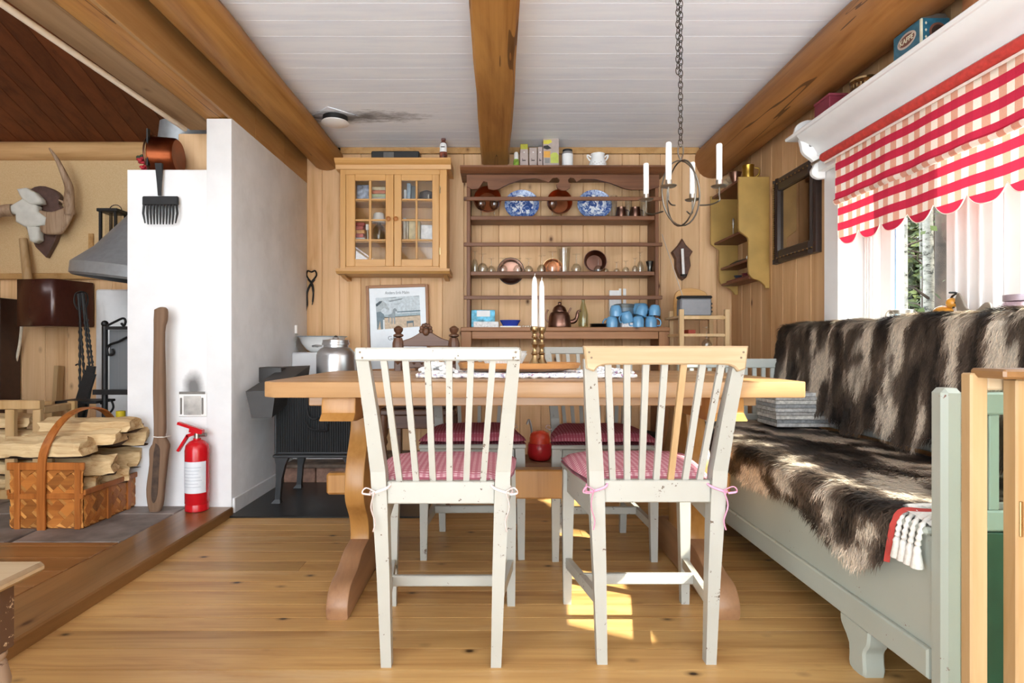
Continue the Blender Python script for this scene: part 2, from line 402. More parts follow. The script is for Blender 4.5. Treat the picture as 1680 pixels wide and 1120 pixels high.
# ================================================================== THE SETTING
YB, XR, ZC, XL = 4.2, 1.684, 2.29, -1.36       # far wall, window wall, ceiling, chimney side
YFL = -.7                                      # boards cut short here behind the camera, letting light from below reach the ceiling
YN = -2.6                                      # the room goes on behind the camera up to here
# floor boards
fl = sempty('floor')
box('subfloor', XL-.02, XR+.02, YFL, YB+.02, -.06, -.022, M_BLACK, fl, 0)
y = YFL; rf = random.Random(3)
while y < YB:
    w = rf.choice((.085, .098, .105, .112)); y1 = min(y+w, YB)
    if rf.random() < .4 and y > 0:
        xs = rf.uniform(-.9, 1.2)
        box('floor_board', XL, xs-.0008, y+.0017, y1-.0017, -.022, 0, M_FLOOR, fl, 0); box('floor_board', xs+.0008, XR+.02, y+.0017, y1-.0017, -.022, 0, M_FLOOR, fl, 0)
    else: box('floor_board', XL, XR+.02, y+.0017, y1-.0017, -.022, 0, M_FLOOR, fl, 0)
    y = y1
# raised hearth-room floor: step board, dark boards, slate slabs
hf = sempty('floor_hearth', (-2, 2, 0)); ZP = .046
box('base', -5.2, -1.585, YFL, 4.4, -.06, ZP-.02, plain('mortar', '#8b857d', .9, var=.2), hf, 0)
B().box(-1.58, -1.345, YFL, 2.99, -.02, ZP, None, .006).build('step_board', M_STEP, hf)
y = YFL
while y < 2.45:
    y1 = min(y+.135, 2.45); box('floor_board', -5.2, -1.583, y+.001, y1-.001, ZP-.02, ZP-.001, M_FLOOR2, hf, .002); y = y1
M_SLATE = plain('slate', '#857b75', .6, var=.28, scale=5, bump=.4)
def slab(poly): B().prism([(a, b) for a, b in poly], 'z', ZP-.02, ZP, .004).jitter(.0015, 9).build('slate_slab', M_SLATE, hf)
rows_ = [(2.455, 2.86), (2.87, 3.28), (3.29, 3.75), (3.76, 4.29)]
for i, (a, b) in enumerate(rows_):
    x = -1.585
    while x > -4.6:
        w = R.uniform(.38, .7); j = R.uniform(-.03, .03)
        slab([(x, a), (x, b), (x-w+.012+j, b), (x-w+.012-j, a)]); x -= w
# far pine wall
wb = sempty('wall_back', (0, YB, 0)); box('wall_backing', XL-.5, XR+.2, YB+.02, YB+.1, -.05, 2.6, M_BLACK, wb, 0)
x = XL-.02
while x < XR:
    w = R.choice((.125, .14, .15, .155)); x1 = min(x+w, XR+.02)
    B().box(x+.0006, x1-.0006, YB, YB+.02, 0, 2.245, None, .0035).build('wall_board', M_WALL, wb); x = x1
struct(box('trim_1', -1.12, 1.45, YB-.012, YB, 2.245, ZC, M_SOFF, None, .003), 'pine strip under the ceiling on the far wall')
# window wall: boards left of, above and below the window
wr = sempty('wall_right', (XR, 2, 0))
WY0, WY1, WZ0, WZ1 = .85, 2.98, .92, 1.95
for (a, b, z0, z1) in ((WY1, YB, 0, ZC), (WY0, WY1, WZ1, ZC), (WY0, WY1, 0, WZ0), (YN, WY0, 0, ZC)):
    y = a
    while y < b-.001:
        w = R.choice((.12, .14, .155)); y1 = min(y+w, b)
        if b-y1 < .05: y1 = b
        B().box(XR, XR+.02, y+.0006, y1-.0006, z0, z1, None, .0035).build('wall_board', M_WALLR, wr); y = y1
    box('wall_core', XR+.0205, XR+.2, a, b, z0, z1, M_WHITEP, wr, 0)
# ceiling boards (white, lengthwise to the far wall)
ce = sempty('ceiling', (0, 2, ZC)); box('ceiling_backing', XL, XR+.2, YN, YB+.1, ZC+.018, ZC+.06, M_BLACK, ce, 0)
y = YN
while y < YB:
    y1 = min(y+R.choice((.13, .145, .16)), YB); B().box(XL, XR, y+.0005, y1-.0005, ZC, ZC+.018, None, .0006).build('ceiling_board', M_CEIL, ce); y = y1
# sloping brown roof over the hearth room, rising towards the camera
rfo = sempty('ceiling_hearth', (-3, 3, 2.6)); slope = .4
def rz(yy): return 2.372+slope*(4.3-yy)
x = -5.3; ra = math.atan(-slope)
while x < -1.36:
    x1 = min(x+.128, -1.36)
    B().bar(((x+x1)/2, 4.35, rz(4.35)+.008), ((x+x1)/2, YN, rz(YN)+.008), x1-x-.004, .016).bevel_all(.002).build('roof_plank', M_ROOF, rfo); x = x1
B().bar((-3.3, 4.35, rz(4.35)+.03), (-3.3, YN, rz(YN)+.03), 4.0, .02).build('roof_backing', M_BLACK, rfo)
struct(B().prism([(YN, ZC), (4.3, ZC), (4.3, rz(4.3)), (YN, rz(YN))], 'x', -1.36, -1.30).build('wall_sun_block', M_WHITEP), 'unseen wall above the ceiling edge, added to keep sun out of the hearth room')  # added out of view, closes the gap under the roof against the sun
# hearth-room far wall: log, fibre-board panel, rail, pine boards
wl = sempty('wall_left', (-3, 4.3, 0)); YH = 4.3
B().cyl((-5.3, 4.32, 2.30), (-1.3, 4.32, 2.30), .072, n=18).jitter(.006, 3).build('wall_log', M_LOGX, wl, 40)
s_ = N('burlap_board'); s_.set(.9, 0, .1); v_ = s_.coord((1, 1, 1), False); f_ = s_.noise(v_, 220, 2); s_.col(s_.ramp(f_, [(.3, C('#c4a478')), (.7, C('#d2b68d'))])); s_.bump(f_, .4, .002); M_BURL = s_.m
box('wall_panel', -5.3, -1.3, YH, YH+.04, 1.38, 2.30, M_BURL, wl, 0)
box('rail', -5.3, -1.5, YH-.03, YH, 1.355, 1.40, M_SOFF, wl, .004)
x = -5.3
while x < -1.5:
    x1 = x+.165; box('wall_board', x+.001, x1-.001, YH, YH+.02, 0, 1.36, M_WALL, wl, .003); x = x1
box('wall_backing', -5.4, -1.3, YH+.045, YH+.1, -.05, 2.6, M_BLACK, wl, 0)
struct(box('wall_side', -5.4, -5.3, YN, 4.4, -.05, 3.9, M_BURL, None, 0), 'side wall of the hearth room')
struct(box('wall_dimming', -5.3, -2.45, YFL-.1, YFL, ZP, 3.6, M_BURL, None, 0), 'unseen wall added behind the camera to dim the hearth room')  # added out of view, holds back daylight so the hearth room gets darker
# fascia boards above the chimney side, timbers of the opening
fa = sempty('trim_2', (XL, 2, 2.04), 'pine fascia boards between the round log and the squared timber')
for a, b in ((-1.0, 1.35), (1.352, 3.3), (3.302, 3.75), (3.752, 4.2)): B().box(XL-.02, XL, a, b, 2.035, ZC, None, .002).build('fascia_board', M_SOFF, fa)
def log(name, x, z, y0, y1, r, mat, label, sz=1.0, seed=1):
    b = B()
    def fn(u, v):
        a = 2*math.pi*u; yy = y0+(y1-y0)*v; rr = r*(1+.07*noise.noise(Vector((math.cos(a)*1.2, math.sin(a)*1.2, yy*1.3+seed*9))))
        dz = .008*noise.noise(Vector((yy*.9, seed*5, 0)))
        return (x+rr*math.cos(a)+dz, yy, z+dz+rr*math.sin(a)*sz)
    b.grid(fn, 24, 46, True)
    b.bm.verts.ensure_lookup_table(); nv = 46
    b.bm.faces.new([b.bm.verts[i*nv] for i in range(24)]); b.bm.faces.new([b.bm.verts[i*nv+nv-1] for i in range(24)][::-1])
    return tag(b.build(name, mat, None, 50), label, 'beam')
log('ceiling_beam', -1.215, 2.215, YN, YB-.002, .112, M_LOG, 'round honey-coloured log beam along the ceiling beside the white chimney', .8, 2)
log('ceiling_beam', 1.55, 2.19, YN, YB-.002, .135, M_LOGD, 'thick reddish log beam under the ceiling above the window wall', .92, 5)
b = B().box(-.106, .09, YN, YB-.002, 2.16, ZC-.001, None, .012)
bmesh.ops.subdivide_edges(b.bm, edges=[e for e in b.bm.edges if abs(e.verts[0].co.y-e.verts[1].co.y) > 2], cuts=40)
b.jitter(.006, 2.3, 3); tag(b.build('ceiling_beam', M_LOG, None, 40), 'square hewn beam down the middle of the white ceiling', 'beam')
b = B().prism(curve2([(-1.365, 2.29), (-1.366, 2.10), (-1.385, 2.055), (-1.43, 2.038), (-1.50, 2.045), (-1.535, 2.08), (-1.54, 2.29)], 4), 'y', YN, 3.22)
tag(b.build('opening_timber', M_LOG, None, 40), 'golden rounded timber over the opening to the hearth room', 'beam')
tag(box('opening_board', -1.70, -1.545, YN, 3.24, 2.06, 2.27, M_GREYB, None, .006), 'greyish flat board beside the golden timber, above the white rod', 'board')
tag(B().cyl((-1.715, YN, 2.022), (-1.662, 3.12, 2.022), .0125, n=12).build('curtain_rod', plain('ivory_paint', '#e8dcc8', .4, var=.03), None, 40), 'thin ivory rod running below the timber towards the copper pan', 'rod')
tag(box('pine_post', -1.775, -1.50, 3.26, 3.44, 1.774, 2.05, M_WALL, None, .004), 'short pine post standing on the white chimney behind the copper pan', 'post')
# chimney breast
ch = thing('chimney_breast', 'white plastered chimney with a stepped top and a soot-stained hatch', 'chimney', (-1.63, 3.5, ZP))
XC0, XC1, YC = -1.897, XL, 3.0
poly = [(XC0, 0), (XL, 0), (XL, 2.037), (-1.484, 2.037), (-1.484, 1.772), (XC0, 1.772)]
B().prism([(XC0, 0), (-1.484, 0), (-1.484, 1.772), (XC0, 1.772)], 'y', YC, 3.6, .008, 2).build('plaster_body', M_PLAS, ch, 40)
B().prism([(-1.49, 0), (XL, 0), (XL, 2.034), (-1.49, 2.034)], 'y', YC, YB-.001, .006, 2).build('plaster_stack', M_PLAS, ch, 40)
box('chimney_base', XL, XL+.012, 3.01, 3.69, .0, .085, M_PLAS, ch, .004)
ht = B().box(PX(294, 3), PX(340, 3), YC-.008, YC, PZ(683, 3), PZ(643, 3), None, .003).build('soot_hatch', M_WHITEP, ch)
B().box(PX(296, 3), PX(338, 3), YC-.014, YC-.008, PZ(646, 3), PZ(642, 3), None, .001).build('lid_edge', plain('dull_grey', '#77736e', .6), ht)
for a in (299, 334): B().box(PX(a, 3)-.004, PX(a, 3)+.004, YC-.016, YC-.008, PZ(679, 3), PZ(652, 3), None, .002).build('clip', plain('dull_grey', '#77736e'), ht)
B().box(PX(303, 3), PX(331, 3), YC-.011, YC-.008, PZ(680, 3), PZ(649, 3), None, .001).build('door', plain('sooty_white', '#b9b6b1', .6, var=.25, scale=8), ht)
# masonry behind the stove
lg = thing('masonry_ledge', 'white plastered ledge behind the stove carrying the basin', 'ledge', (-1.1, 4.0, 0))
B().box(XL+.001, -.935, 3.87, YB-.001, .1, .825, None, .01).build('ledge_body', M_PLAS, lg, 40)
B().box(XL+.013, -.55, 3.69, YB-.001, .098, .12, None, .004).build('stone_slab', plain('brown_stone', '#7d6a5c', .8, var=.3, scale=8, bump=.4), lg)
for k in range(4):
    a = XL+.015+k*.205; box('brick', a, min(a+.197, -.55), 3.695, 3.78, .004, .096, plain('brick_red', '#9c7766', .9, var=.25, scale=18, bump=.5), lg, .004)
tag(box('hearth_plate', XL+.002, -.36, 2.945, 3.688, .001, .009, plain('black_plate', '#252525', .3, .2, .5, .15, 5), None, .002), 'black steel plate on the floor under the iron stove', 'floor plate')

# ---------------------------------------------------------------- window in the right wall
wn = sempty('window_1', (XR, 2.0, WZ0), 'white window with two panes behind the checked blind')
XG = 1.86
for nm, a in (('casing_upright', (XR-.018, XR, WY1-.125, WY1, WZ0-.05, WZ1)), ('casing_upright', (XR-.018, XR, WY0, WY0+.09, WZ0-.05, WZ1)), ('casing_head', (XR-.018, XR, WY0+.09, WY1-.125, WZ1-.09, WZ1))):
    box(nm, *a, M_WHITEP, wn, .004)
box('window_sill', XR-.12, 1.93, WY0, WY1-.1, WZ0-.03, WZ0, M_WHITEP, wn, .006)
box('reveal', XR, 1.9, 2.855, 2.97, WZ0, WZ1, M_WHITEP, wn, .003); box('reveal', XR, 1.9, WY0, WY0+.08, WZ0, WZ1, M_WHITEP, wn, .003)
box('reveal', XR, 1.9, WY0+.08, 2.855, WZ1-.08, WZ1, M_WHITEP, wn, .003)
# frame posts with stepped mouldings
for (a, b_) in ((2.775, 2.853), (2.105, 2.335), (WY0+.082, .96)):
    box('frame_post', 1.79, 1.9, a, b_, WZ0, WZ1-.082, M_WHITEP, wn, .006)
    for q in (.25, .5, .75): B().box(1.782, 1.79, a+(b_-a)*q-.006, a+(b_-a)*q+.006, WZ0, WZ1-.082, None, .002).build('moulding', M_WHITEP, wn)
M_BLUEF = plain('blue_frame', '#8fb3d4', .4)
for (a, b_) in ((2.337, 2.773), (.962, 2.103)):
    sh = B().box(1.82, 1.88, b_-.075, b_, WZ0+.01, WZ1-.084, None, .004).build('sash', M_WHITEP, wn)
    B().box(1.82, 1.88, a, a+.03, WZ0+.01, WZ1-.084, None, .004).build('sash_stile', M_WHITEP, sh)
    B().box(1.82, 1.88, a+.03, b_-.075, WZ0+.01, WZ0+.06, None, .004).build('sash_rail', M_WHITEP, sh)
    B().box(1.82, 1.88, a+.03, b_-.075, WZ1-.13, WZ1-.084, None, .004).build('sash_rail', M_WHITEP, sh)
    B().box(1.835, 1.842, b_-.083, b_-.075, WZ0+.06, WZ1-.13, None, .001).build('edge_strip', M_BLUEF, sh)
    B().box(1.85, 1.853, a+.03, b_-.075, WZ0+.06, WZ1-.13).build('pane', M_PANE, wn)
# shelf above the window with moulding and scroll brackets
sf = thing('window_shelf', 'long white shelf with cove moulding and scroll bracket above the window', 'shelf', (1.6, 2.0, 1.78))
ZS = 1.945; SY0 = .8
B().box(1.50, XR-.001, SY0, 3.05, ZS-.018, ZS, None, .005).build('shelf_board', M_WHITEP, sf)
prof = [(1.515, ZS-.018), (1.53, ZS-.04), (1.565, ZS-.055), (1.60, ZS-.075), (1.618, ZS-.105), (1.618, ZS-.118), (XR-.02, ZS-.118), (XR-.02, ZS-.018)]
B().prism(prof, 'y', SY0, 2.955).build('cove_moulding', M_WHITEP, sf, 50)
B().box(1.622, XR-.02, SY0, 2.955, ZS-.2, ZS-.118, None, .003).build('fascia', M_WHITEP, sf)
bp = curve2([(XR-.02, ZS-.018), (1.545, ZS-.018), (1.543, ZS-.07), (1.555, ZS-.105), (1.598, ZS-.14), (1.607, ZS-.165), (1.594, ZS-.19), (1.60, ZS-.215), (1.63, ZS-.232), (XR-.02, ZS-.23)], 4)
br = B().prism(bp, 'y', 2.957, 2.985, .004).build('bracket', M_WHITEP, sf, 40)
B().cyl((1.585, 2.956, ZS-.065), (1.585, 2.962, ZS-.065), .008, n=16).build('bracket_hole', plain('dull_grey', '#77736e'), br)
bk = curve2([(1.52, ZS), (1.535, ZS+.05), (1.58, ZS+.075), (1.62, ZS+.08), (XR-.002, ZS+.12), (XR-.002, ZS)], 4)
B().prism(bk, 'y', 2.99, 3.01, .003).build('end_scroll', M_WHITEP, sf, 40)
# blind
M_BLIND = gingham('red_check', '#f3e4d6', '#dfa48c', '#c6304a', .063, .0705, (1, 2), .24, None, (.1, .38))
bl = thing('roller_blind', 'red and white checked blind with a scalloped hem in front of the window', 'blind', (1.6, 2.0, 1.33))
M_RED = plain('red_cloth', '#c23c34', .85, var=.12, scale=40)
B().cyl((1.592, 1.68, 1.785), (1.592, 2.85, 1.785), .021, n=18).build('roller', M_RED, bl, 40)
B().cyl((1.592, 2.85, 1.785), (1.592, 2.955, 1.785), .008, n=10).build('roller_pin', M_STEEL, bl, 40)
def bx_(v, yy): return 1.598+.004*math.sin(yy*31)*v+.003*math.sin(yy*17+1)
def hem(yy):
    t = ((2.757-yy)/.151) % 1.0; return 1.338+.05*(abs(2*t-1)**2.6)
def blind_sheet(z1, zfun, dx, nu=220, nv=9):
    bb = B(); bb.grid(lambda u, v: ((bx_(v, 2.757-u*1.06)+dx), 2.757-u*1.06, z1+(zfun(2.757-u*1.06)-z1)*v), nu, nv); return bb
blind_sheet(1.535, hem, .012).build('lower_cloth', M_BLIND, bl, 60, org=(1.6, 2.0, 1.33))
blind_sheet(1.768, lambda yy: 1.533, .0, 120, 7).build('upper_cloth', M_BLIND, bl, 60, org=(1.6, 2.0, 1.33))
bb = B(); bb.grid(lambda u, v: (bx_(1, 2.757-u*1.06)+.0-.012*math.sin(math.pi*v), 2.757-u*1.06, 1.53+.03*v), 120, 5); bb.build('pleat', M_BLIND, bl, 60, org=(1.6, 2.0, 1.33))
bb = B().tube([(1.611+bx_(1, 2.757-k*.007)-1.598, 2.757-k*.007, hem(2.757-k*.007)) for k in range(152)], .0022, 5); bb.build('hem_piping', plain('cream_cotton', '#efdcd0', .9), bl, 40)
B().box(1.59, 1.594, 1.70, 2.84, 1.752, 1.762).build('ribbon', plain('cream_cotton', '#efdcd0', .9), bl)
# ================================================================== FURNITURE
# trestle table
TX0, TX1, TY0, TY1, TZ = -.744, .981, 1.84, 2.70, .753
tb = thing('dining_table', 'long pine trestle table with a thick top and S-curved legs', 'table', (.12, 2.27, 0))
k = .06
outl = [(TX0+k*.6, TY0), (TX1-k*.25, TY0), (TX1, TY0+k*.4), (TX1, TY1-k), (TX1-k, TY1), (TX0+k, TY1), (TX0, TY1-k), (TX0, TY0+k)]
ys = [TY0, 2.055, 2.27, 2.485, TY1]
for i in range(4):
    a, b_ = ys[i], ys[i+1]
    if i == 0: pl = [(TX0+k*.7, a), (TX1-.015, a), (TX1, a+.02), (TX1, b_-.0006), (TX0, b_-.0006), (TX0, a+k*.6)]
    elif i == 3: pl = [(TX0, a), (TX1, a), (TX1, b_-k*.6), (TX1-k*.7, b_), (TX0+k*.7, b_), (TX0, b_-k*.6)]
    else: pl = [(TX0, a), (TX1, a), (TX1, b_-.0006), (TX0, b_-.0006)]
    B().prism(pl, 'z', TZ-.05, TZ, .0035, 2).build('table_plank', M_TAB, tb, 40)
B().box(TX0+.12, TX1-.12, TY0+.1, TY0+.125, TZ-.085, TZ-.051, None, .003).build('apron', M_TAB, tb)
B().box(TX0+.12, TX1-.12, TY1-.125, TY1-.1, TZ-.085, TZ-.051, None, .003).build('apron', M_TAB, tb)
yc = 2.27
half = [(.0, .62), (.105, .62), (.125, .54), (.175, .46), (.20, .38), (.19, .31), (.135, .24), (.115, .18), (.125, .12), (0, .12)]
leg = curve2([(w, z) for w, z in half[1:-1]], 4)
legp = [(yc+w, z) for w, z in leg]+[(yc-w, z) for w, z in leg[::-1]]
for xt in (-.505, .735):
    tr = B().prism(legp, 'x', xt-.035, xt+.035, .006, 2).build('trestle', M_TABE, tb, 40)
    up = curve2([(yc-.40, TZ-.052), (yc-.405, TZ-.10), (yc-.37, TZ-.13), (yc+.37, TZ-.13), (yc+.405, TZ-.10), (yc+.40, TZ-.052)], 3)
    B().prism(up, 'x', xt-.055, xt+.055, .006, 2).build('top_bearer', M_TABE, tr, 40)
    ft = curve2([(yc-.42, 0), (yc-.425, .045), (yc-.385, .095), (yc-.29, .115), (yc-.2, .15), (yc, .16), (yc+.2, .15), (yc+.29, .115), (yc+.385, .095), (yc+.425, .045), (yc+.42, 0)], 3)
    ft = [(a, max(z, 0)) for a, z in ft]
    B().prism(ft, 'x', xt-.036, xt+.036, .008, 2).build('foot', M_TABY, tr, 40)
st = B().box(-.47, .70, yc-.03, yc+.03, .281, .392, None, .005).build('stretcher', M_TABE, tb)
for a, c_ in ((-.655, -.54), (.77, .90)): B().box(a, c_, yc-.025, yc+.025, .295, .378, None, .008).build('tenon', M_TABE, st)

# painted stick-back chairs; local front is +y
M_CUSH = gingham('cushion_check', '#e6bfc4', '#cf8d98', '#c27a88', .016, .016, (0, 1), 0, '#a34a5c')
M_CUSHD = gingham('cushion_plaid', '#c98591', '#b4606f', '#a94f5f', .026, .012, (1, 0), 0, '#7f3440')
def chair(label, loc, rz, nsl, rail='thin', pine=None, cush=None, tie='#e9d6d3', dx=0):
    t = thing('dining_chair', label, 'chair', (0, 0, 0), 'painted stick-back chairs around the table')
    m = M_CHAIR; mr = M_PALE if rail == 'wide' else m
    zt = .862; yt = -.275
    for s in (-1, 1):
        B().loft([(s*.148, -.185, 0), (s*.155, -.188, .25), (s*.163, -.19, .45), (s*.167, -.195, .53), (s*.181, -.228, .69), (s*.194, -.268, zt-.03)],
                 [(.028, .03), (.034, .036), (.04, .044), (.04, .042), (.036, .036), (.032, .026)]).bevel_all(.005).build('back_leg', m, t)
        B().loft([(s*.198, .185, 0), (s*.196, .185, .3), (s*.192, .183, .455)], [(.026, .026), (.036, .036), (.04, .04)]).bevel_all(.004).build('front_leg', m, t)
        B().bar((s*.157, -.165, .42), (s*.19, .17, .415), .022, .07).bevel_all(.003).build('side_rail', m, t)
        B().bar((s*.152, -.17, .165), (s*.196, .175, .14), .018, .032).bevel_all(.003).build('stretcher', m, t)
    B().box(-.172, .172, -.005, .013, .138, .17, None, .003).build('cross_stretcher', m, t)
    B().box(-.17, .17, .168, .19, .385, .45, None, .003).build('front_rail', m, t)
    B().box(-.145, .145, -.205, -.18, .442, .502, None, .003).build('back_rail', m, t)
    if rail == 'thin':
        B().box(-.212, .212, yt-.012, yt+.012, zt-.034, zt, None, .004).build('top_rail', m, t); zb = zt-.034
    else:
        pl = [(-.212, zt+.004), (.212, zt+.004), (.205, zt-.055)]+curve2([(.185, zt-.062), (.165, zt-.046), (.1, zt-.044), (0, zt-.044), (-.1, zt-.044), (-.165, zt-.046), (-.185, zt-.062)], 3)+[(-.205, zt-.055)]
        B().prism(pl, 'y', yt-.014, yt+.012, .004).build('top_rail', mr, t); zb = zt-.045
    for i in range(nsl):
        u = (i+1)/(nsl+1)*2-1; xb = u*.158; xt_ = u*.196
        B().bar((xb, -.19, .499), (xt_, yt+.002, zb+.003), .0165, .012, up=(0, 1, 0)).bevel_all(.002).build('slat', M_PALEZ if pine == i else m, t)
    for s in (-1, 1):
        for q in ((0, .012), (-.006, .026)): B().cyl((s*(.198+q[0]), yt-.0145 if rail == 'wide' else yt-.0125, zt-q[1]), (s*(.198+q[0]), yt-.009, zt-q[1]), .003, n=8).build('peg', plain('peg_dark', '#6d5c48', .6), t)
    sp = [(-.165, -.175), (.165, -.175), (.215, .21), (-.215, .21)]
    B().prism(sp, 'z', .452, .47, .004).build('seat', m, t)
    # cushion
    b = B()
    def cf(u, v, top):
        a = u*2-1; c = v; hw = .165+.052*c+.012*math.sin(c*math.pi); yy = -.172+.388*c
        e = (1-abs(a)**5)*(1-abs(2*c-1)**6)
        z = .473+(.012+.034*max(e, 0)**.5+.004*noise.noise(Vector((a*3, c*3, loc[0]))) if top else .0)
        return (a*hw, yy, z)
    b.grid(lambda u, v: cf(u, v, True), 17, 17); b.grid(lambda u, v: cf(u, v, False), 3, 3)
    n = 17
    cu = b.build('seat_cushion', cush or M_CUSH, t, 70)
    mt = plain('tie_'+tie, tie, .9)
    for s in (-1, 1):
        x0 = s*.165
        tt = B().tube(smooth_path([(x0-s*.03, -.165, .50), (x0-s*.026, -.214, .49), (x0+s*.004, -.218, .478), (x0+s*.026, -.2, .47), (x0+s*.02, -.165, .482)], 5), .0035, 5).build('tie', mt, t, 60)
        B().tube(smooth_path([(x0+s*.01, -.219, .477), (x0+s*.018, -.226, .44), (x0+s*.008, -.224, .40), (x0+s*.012, -.228, .375)], 5), .0035, 5, flat=.5).build('ribbon_end', mt, tt, 60)
        B().tube(smooth_path([(x0+s*.008, -.22, .479), (x0+s*.03, -.232, .492), (x0+s*.04, -.23, .478), (x0+s*.02, -.222, .472)], 5), .0035, 5, flat=.5).build('bow', mt, tt, 60)
    t.location = loc; t.rotation_euler = (0, 0, rz)
    return t
chair('white chipped stick-back chair in front, left, with painted top rail', (-.150, 1.775, 0), 0, 6)
chair('white stick-back chair in front, right, with unpainted pine top rail and one pine slat', (.435, 1.79, 0), 0, 7, 'wide', 4, None, '#e39cb8')
chair('white chair facing the camera behind the table on the left, dusky red cushion', (-.102, 2.565, 0), math.pi+.02, 6, 'thin', None, M_CUSHD)
chair('white chair facing the camera behind the table on the right, pinkish red cushion', (.436, 2.545, 0), math.pi-.01, 7, 'thin', None, M_CUSHD)

# carved dark chair by the wall
M_CARV = wood('carved_walnut', '#6a4630', '#43281a', 'x', .4, .2, 1.2, '#2a140a', .45, .05)
cc = thing('carved_chair', 'dark carved wooden chair with a crested back behind the table', 'chair', (-.42, 3.22, 0))
yb = 3.42
def turned(name, x, y, z0, z1, r, par, mat=M_CARV, n=14, finial=False):
    L = z1-z0
    pf = [(r*.7, 0), (r*.9, .04*L), (r*.6, .1*L), (r, .16*L), (r, .26*L), (r*.55, .32*L), (r*.85, .36*L), (r*.55, .4*L), (r*.8, .55*L), (r*.55, .68*L), (r*.9, .72*L), (r*.6, .77*L), (r, .82*L), (r, L)]
    b = B().lathe(pf, (x, y, z0), n)
    return b.build(name, mat, par, 45)
for x in (-.575, -.25):
    o = B().box(x-.022, x+.022, yb-.02, yb+.02, 0, .905, None, .006).build('back_post', M_CARV, cc)
    B().lathe([(.012, 0), (.03, .01), (.03, .018), (.016, .026), (.026, .04), (.028, .055), (.012, .068), (0, .072)], (x, yb, .905), 14).build('finial', M_CARV, o, 45)
    B().lathe([(.006, -.16), (.024, -.13), (.033, -.1), (.033, -.03), (.024, 0)], (x, yb-.012, .905), 10).build('carved_block', M_CARV, o, 30)
    turned('front_leg', x-.01, 3.03, 0, .50, .024, cc)
crest = curve2([(-.553, .855), (-.553, .885), (-.50, .905), (-.45, .935), (-.43, .96), (-.412, .985), (-.395, .96), (-.375, .935), (-.325, .905), (-.272, .885), (-.272, .855)], 4)
B().prism(crest, 'y', yb-.014, yb+.014, .004).build('crest', M_CARV, cc, 40)
for q in range(7):
    a = math.pi*q/6; B().ball((-.412+.028*math.cos(a), yb-.018, .945+.035*math.sin(a)), .013, (1, .7, 1), 8, 6).build('crest_leaf', M_CARV, cc, 60)
B().ball((-.412, yb-.02, .94), .02, (1, .7, 1.2), 10, 8).build('crest_boss', M_CARV, cc, 60)
B().box(-.556, -.27, yb-.016, yb+.016, .79, .85, None, .004).build('back_panel', M_CARV, cc)
B().prism([(-.51, .82), (-.47, .835), (-.355, .835), (-.315, .82), (-.355, .805), (-.47, .805)], 'y', yb-.022, yb-.016, .003).build('panel_lozenge', M_CARV, cc)
B().box(-.556, -.27, yb-.012, yb+.012, .73, .765, None, .004).build('back_rail', M_CARV, cc)
for q in range(6): B().ball((-.53+q*.047, yb-.015, .757), .008, (1, .8, 1), 8, 6).build('stud', M_CARV, cc, 60)
for q in range(5):
    turned('spindle', -.52+q*.053, yb, .56, .73, .010, cc, n=8)
B().box(-.62, -.21, 3.0, 3.43, .50, .53, None, .006).build('seat', M_CARV, cc); B().box(-.61, -.22, 3.02, 3.42, .53, .555, None, .012).build('seat_pad', plain('dark_leather', '#3a2a22', .5), cc)
B().box(-.59, -.24, 3.02, 3.05, .43, .5, None, .004).build('front_rail', M_CARV, cc)

cc.location.z += .0095
# settle along the window wall
se = thing('settle_bench', 'long grey-green painted settle bench along the window wall', 'bench', (1.27, 2.2, 0))
SX, SXB, SYN, SYF = .955, 1.56, 1.25, 3.12
def post(x, y, z1, w=.045, d=.045, mat=M_SETTLE): return B().box(x, x+w, y, y+d, 0, z1, None, .010).build('corner_post', mat, se)
post(SX, SYN, .775); post(SX, SYF-.045, .80); post(SXB-.03, SYN, .95, .05, .05, M_SETTLE2); post(SXB-.03, SYF-.05, .945, .05, .05, M_SETTLE2)
box('front_panel', SX+.012, SX+.03, SYN+.045, SYF-.045, .13, .445, M_SETTLE, se, .002)
# lower moulding with a cut-away foot
mp_ = [(SYN+.046, .128), (1.37, .128)]+[(1.50, .128), (SYF-.046, .128), (SYF-.046, .195), (SYN+.046, .195)]
B().prism(mp_, 'x', SX-.002, SX+.014, .004).build('base_moulding', M_SETTLE, se)
for yy in (1.555, 2.75):
    B().prism(curve2([(yy-.05, .13), (yy-.045, .09), (yy-.028, .06), (yy-.028, 0), (yy+.035, 0), (yy+.04, .06), (yy+.075, .10), (yy+.08, .13)], 3), 'x', SX+.002, SX+.06, .006).build('foot', M_SETTLE, se, 40)
    B().box(SXB-.06, SXB, yy-.03, yy+.03, 0, .13, None, .004).build('foot', M_SETTLE, se)
B().box(SX-.006, SXB, SYN+.046, SYF-.046, .445, .463, None, .006).build('seat_board', M_SETTLE, se)
for ya, zr, mt in ((SYN+.012, .765, M_SETTLE), (SYF-.035, .80, M_SETTLE2)):
    B().box(SX+.045, SXB-.03, ya, ya+.022, zr-.048, zr, None, .004).build('arm_rail', mt, se)
    B().box(SX+.045, SXB-.03, ya, ya+.022, .465, .51, None, .004).build('arm_lower_rail', mt, se)
    nsl = 11
    for q in range(nsl):
        xx = SX+.075+q*(SXB-.03-SX-.1)/(nsl-1); B().box(xx-.011, xx+.011, ya+.004, ya+.018, .51, zr-.048, None, .002).build('arm_slat', mt, se)
    B().box(SX+.045, SXB-.03, ya, ya+.018, .08, .463, None, .003).build('end_panel', plain('shaded_green_panel', '#33503f', .4, var=.12, scale=9) if ya < 2 else mt, se)  # near panel's shade and the pane's green cast are put into this colour
B().box(SXB-.025, SXB+.01, SYN+.05, SYF-.05, .88, .93, None, .006).build('back_rail', M_SETTLE2, se)
